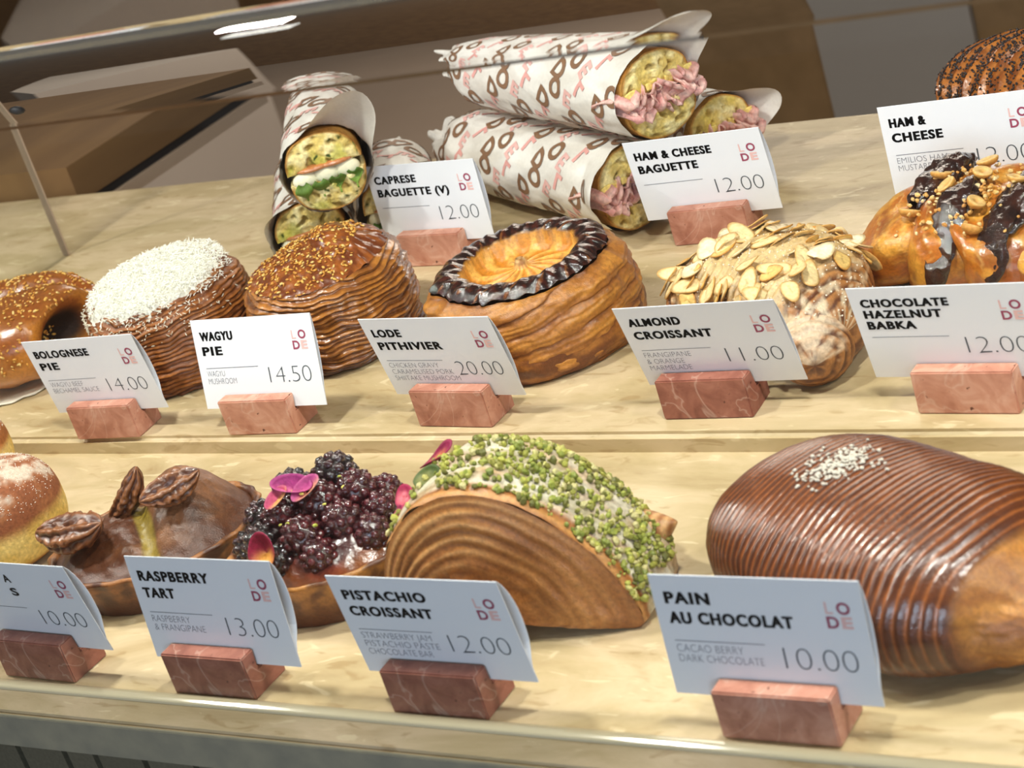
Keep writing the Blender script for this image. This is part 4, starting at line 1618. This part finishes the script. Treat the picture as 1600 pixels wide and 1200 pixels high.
def baguette(name, label, loc, yaw, pitch, L, R, seed, filling, flap=1.0, flap_dir=1.1, lsize=0.014, group=None, fl2=0.0, squash=0.92, flare=0.012):
    """axis +x points out of the open end (x = 0), the twisted end lies at x = -L"""
    rnd = random.Random(int(seed * 100))
    root = thing(name, label, 'wrapped baguette', loc, group=group, rot=(0, pitch, yaw))

    def edge(a):
        d = math.atan2(math.sin(a - flap_dir), math.cos(a - flap_dir))
        d2 = math.atan2(math.sin(a - flap_dir - 2.4), math.cos(a - flap_dir - 2.4))
        g = math.exp(-(d / 0.62) ** 2)
        g2 = fl2 * math.exp(-(d2 / 0.5) ** 2)
        return 0.001 + flap * 0.024 * g + 0.020 * g2, g + g2

    def sheet(a, t):
        """a angle round the axis, t 0 at the open edge .. 1 at the twist"""
        e, g = edge(a)
        x = e - (L + e) * t
        c, s = math.cos(a), math.sin(a)
        k = ss(0.78, 1.0, t)
        r = R * (1.05 - 0.06 * t) * (1 - 0.60 * k)
        cr = fbm(c * 1.6 + seed, s * 1.6, x * 22, 3)
        r += 0.0018 * cr * (1 + 2.5 * k) + 0.0045 * k * math.cos(5 * a + 26 * t)
        fl = max(0.0, x + 0.010) / 0.03
        r += flare * g * min(1.3, fl) * flap
        return Vector((x, r * c, r * s * squash))
    m_ = MB()
    PC, PW = S('#dcd6cc'), S('#e9e5dd')

    def pf(u, v):
        a = 2 * PI * u
        t = v ** 0.9
        p = sheet(a, t)
        return tuple(p), mix(PC, PW, ss(-0.4, 0.4, fbm(math.cos(a) * 2, math.sin(a) * 2, p.x * 30 + seed, 3)))
    m_.surf(96, 110, pf, cu=True)
    # printing: the four letters scattered over the sheet in slanting rows
    rows = int(2 * PI * R / (lsize * 1.28))
    ncol = int(L * 0.86 / (lsize * 2.25))
    for j in range(rows):
        for i in range(ncol + 1):
            for q, (ch, du, dv) in enumerate((('O', 0.0, 0.0), ('D', 1.0, 0.75))if (i + j) % 2 == 0 else (('L', 0.1, 0.1), ('E', 1.15, 0.7))):
                vs, fs = LETTERS[ch]
                sz = lsize * (0.95 if ch in 'OD' else 0.85)
                rot = 0.5 + rnd.uniform(-0.15, 0.15)
                cx = -(0.004 + (i + 0.5 * (j % 2)) * lsize * 2.25) - du * lsize * 1.0
                ca = 2 * PI * j / rows + dv * lsize / R * 0.8
                if cx < -L * 0.88:
                    continue
                out = []
                for (x_, y_) in vs:
                    xx, yy = (x_ - 0.4) * sz, (y_ - 0.5) * sz
                    X = xx * math.cos(rot) - yy * math.sin(rot)
                    Y = xx * math.sin(rot) + yy * math.cos(rot)
                    a = ca + Y / R
                    e, _ = edge(a)
                    t = (e - (cx + X)) / (L + e)
                    t = min(max(t, 0.0), 1.0)
                    p = sheet(a, t)
                    p.y += 0.0005 * math.cos(a)
                    p.z += 0.0005 * math.sin(a)
                    out.append(p)
                m_.add(out, fs, LCOL[ch])
    m_.build('paper_wrapper', PAPER, root)
    # the two halves of the bread
    for sgn, nm in ((1, 'top_half'), (-1, 'bottom_half')):
        b_ = MB()
        gap = 0.0035

        def half(a):
            """outline of a half: a 0..1 along the curved crust, 1..2 back along the cut"""
            if a < 1:
                ph = PI * a
                return R * 0.88 * math.cos(ph), R * 0.80 * math.sin(ph) ** 0.85 + gap
            q = a - 1
            return -R * 0.88 * (1 - 2 * q), gap

        def side(u, v):
            y, z = half(2 * u)
            x = 0.004 - (L * 0.80) * v
            kk = 1 - 0.10 * ss(0.05, 0.5, v) - 0.5 * ss(0.75, 1, v)
            fb = fbm(y * 60 + seed, z * 60, x * 40, 3)
            crust = 2 * u < 1
            col = mix(S('#a8702c'), S('#cfa055'), ss(-0.3, 0.4, fb)) if crust else S('#e0cf96')
            d = 1 + 0.03 * fb
            return (x, y * d * kk, sgn * (gap + (z - gap) * d * kk)), col
        b_.surf(72, 30, side, cu=True, flip=(sgn < 0))

        def cap(u, v):
            y, z = half(2 * u)
            cy, cz = 0.0, R * 0.38
            r = 1 - v
            d = 1 + 0.03 * fbm(y * 60 + seed, z * 60, 0.004 * 40, 3)
            yy, zz = (cy + (y * d - cy) * r), (cz + (z * d - cz) * r)
            fb = fbm(yy * 110 + seed, zz * 110 + 5 * sgn, 2, 4)
            hole = ss(0.18, 0.42, N(yy * 190 + seed * 3, zz * 190 + 9 * sgn, 4))
            x = 0.004 + 0.0030 * (1 - r ** 3) + 0.0016 * fb - 0.0042 * hole * (1 - r ** 6)
            col = mix(S('#d9bf6e'), S('#ecdca0'), ss(-0.3, 0.4, fb))
            col = mix(col, S('#a08038'), 0.75 * hole)
            col = mix(col, S('#c3c04e') if filling == 'caprese' else S('#e3c95c'), 0.7 * ss(0.1, 0.5, N(yy * 70 + seed, zz * 70, 11 * sgn)))
            col = mix(col, S('#b07a34'), ss(0.90, 0.985, r) * (1 if u < 0.5 else 0.25))
            if filling == 'caprese' and r < 0.99:
                col = mix(col, S('#3f5020'), ss(0.45, 0.6, N(yy * 240, zz * 240, seed + 5)))
            return (x, yy, sgn * zz), col
        b_.surf(72, 26, cap, cu=True, flip=(sgn > 0))
        b_.build(nm, CRUMB, root, merge=1e-6)
    # filling between the halves
    if filling == 'ham':
        for k in range(7):
            h = MB()
            y0 = R * 0.9 * (-1 + 2 * (k + 0.5) / 7)

            def rib(u, v):
                q = u * 2 - 1
                x = 0.010 + 0.004 * math.sin(v * 9 + k * 2.1) - 0.05 * max(0, abs(q) - 0.4)
                y = y0 + q * R * 0.26 + 0.003 * math.sin(v * 7 + k)
                z = (v - 0.5) * R * (0.62 if k % 2 else 0.45) + 0.003 * math.sin(u * 11 + k)
                return (x + 0.003 * N(u * 6, v * 6, k + seed), y, z), mix(S('#d79a94'), S('#e9c3b6'), ss(-0.4, 0.4, N(u * 5, v * 7, k * 3)))
            h.surf(18, 14, rib)
            o = h.build('ham_slice', PETAL, root)
            md = o.modifiers.new('thickness', 'SOLIDIFY')
            md.thickness = 0.0012
        for k in range(3):
            h = MB()
            y0 = R * (-0.5 + 0.5 * k)
            h.surf(14, 6, lambda u, v: ((0.006 + 0.003 * math.sin(u * 5 + k), y0 + (u - 0.5) * R * 0.7, R * 0.22 + (v - 0.5) * 0.004 + 0.002 * math.sin(u * 6 + k)), S('#ead27a')))
            o = h.build('cheese_slice', CRUMB, root)
            md = o.modifiers.new('thickness', 'SOLIDIFY')
            md.thickness = 0.0015
    else:
        for k in range(3):
            h = MB()
            y0 = R * (-0.52 + 0.5 * k)
            h.ico((0.002, y0, -0.002), (0.006, R * 0.30, 0.0062), None, S('#eee8c8'), sub=3)
            h.build('mozzarella_slice', POWDER, root)
        for k in range(2):
            h = MB()
            h.ico((0.003, R * (-0.25 + 0.5 * k), 0.0045), (0.006, R * 0.42, 0.0026), None, S('#c07a48'), sub=3)
            h.build('tomato_slice', SHINY, root)
        for k in range(4):
            h = MB()
            y0 = R * (-0.6 + 0.4 * k)

            def leaf(u, v):
                q = u * 2 - 1
                return (0.0085 + 0.003 * math.sin(v * 5 + k), y0 + q * 0.006 * math.sin(PI * min(1, v + 0.15)), -0.004 - 0.011 * v + 0.002 * q * q), mix(S('#4d6a26'), S('#7f9a3c'), v)
            h.surf(8, 10, leaf)
            o = h.build('basil_leaf', PETAL, root)
            md = o.modifiers.new('thickness', 'SOLIDIFY')
            md.thickness = 0.0006
    return root


GC, GH = 'caprese baguettes in printed paper', 'ham baguettes in printed paper'
YC, YH = PI * 1.5 + 0.62, -0.50
baguette('caprese_baguette', 'paper wrapped caprese baguette lying on top of its stack', (-0.8215, 0.9720, 0.1030), YC, -0.02, 0.19, 0.0285, 1.7, 'caprese', 1.1, 0.95, 0.0155, GC, flare=0.026)
baguette('caprese_baguette', 'caprese baguette under the top one, half hidden by the sesame topped pie', (-0.8640, 0.9860, Z2 + 0.0290), YC, 0.0, 0.17, 0.0275, 3.2, 'caprese', 0.5, 2.4, 0.0155, GC)
baguette('caprese_baguette', 'caprese baguette behind its price card with a raised paper corner', (-0.8140, 1.0225, Z2 + 0.0290), YC, 0.0, 0.11, 0.0275, 5.1, 'caprese', 1.1, 0.75, 0.0155, GC, flare=0.014)
baguette('ham_baguette', 'paper wrapped ham baguette on top of its stack with pink ham showing', (-0.5960, 1.0200, 0.1125), YH, 0.0, 0.250, 0.0295, 2.4, 'ham', 1.5, 1.15, 0.0145, GH, flare=0.014)
baguette('ham_baguette', 'ham baguette under the top one, touching the stone counter', (-0.6330, 1.0230, Z2 + 0.0305), YH, 0.0, 0.245, 0.0295, 4.6, 'ham', 1.3, 2.7, 0.0145, GH)
baguette('ham_baguette', 'ham baguette at the back right of its stack, mostly hidden', (-0.6040, 1.0990, Z2 + 0.0305), YH, 0.0, 0.16, 0.0280, 6.3, 'ham', 0.9, 0.4, 0.0145, GH)


def poppy_croissant():
    root = place('poppy_seed_croissant', 'dark croissant crusted with black poppy seeds behind the Ham & Cheese card', 'croissant', -0.398, 1.130, -0.5)
    A, B, H = 0.078, 0.048, 0.058
    f = loaf_fn(A, B, H, 3, px=2.2, zc=0.42)
    m_ = MB()

    def fn(u, v):
        xn = -1 + 2 * u
        ph = 2 * PI * v
        x, y, z = f(xn, ph)
        c, s = math.cos(ph), math.sin(ph)
        q = xn * 5.5 + 0.8 * s + 0.3 * N(c * 2, s * 2, xn * 3)
        tri = q - math.floor(q)
        k = 0.94 + 0.10 * tri
        y *= k
        z = H * 0.42 + (z - H * 0.42) * k
        fb = fbm(xn * 7, c * 4, s * 4, 4)
        col = mix(S('#8a4a1c'), S('#b8702e'), ss(-0.3, 0.4, fb))
        col = mix(col, S('#c98442'), 0.8 * (1 - ss(0.0, 0.14, tri)))
        return (x, y, max(0, z)), col
    m_.surf(150, 70, fn, cv=True)
    body = m_.build('body', GLAZED, root, merge=1e-6)
    rnd = random.Random(81)
    keep = lambda c, n: n.z > -0.2
    seeds(root, 'poppy_seeds', body, keep, 4200, (0.0008, 0.0007, 0.0006), [S('#201a1a'), S('#2c2626'), S('#3a3434')], rnd, NUT)


poppy_croissant()
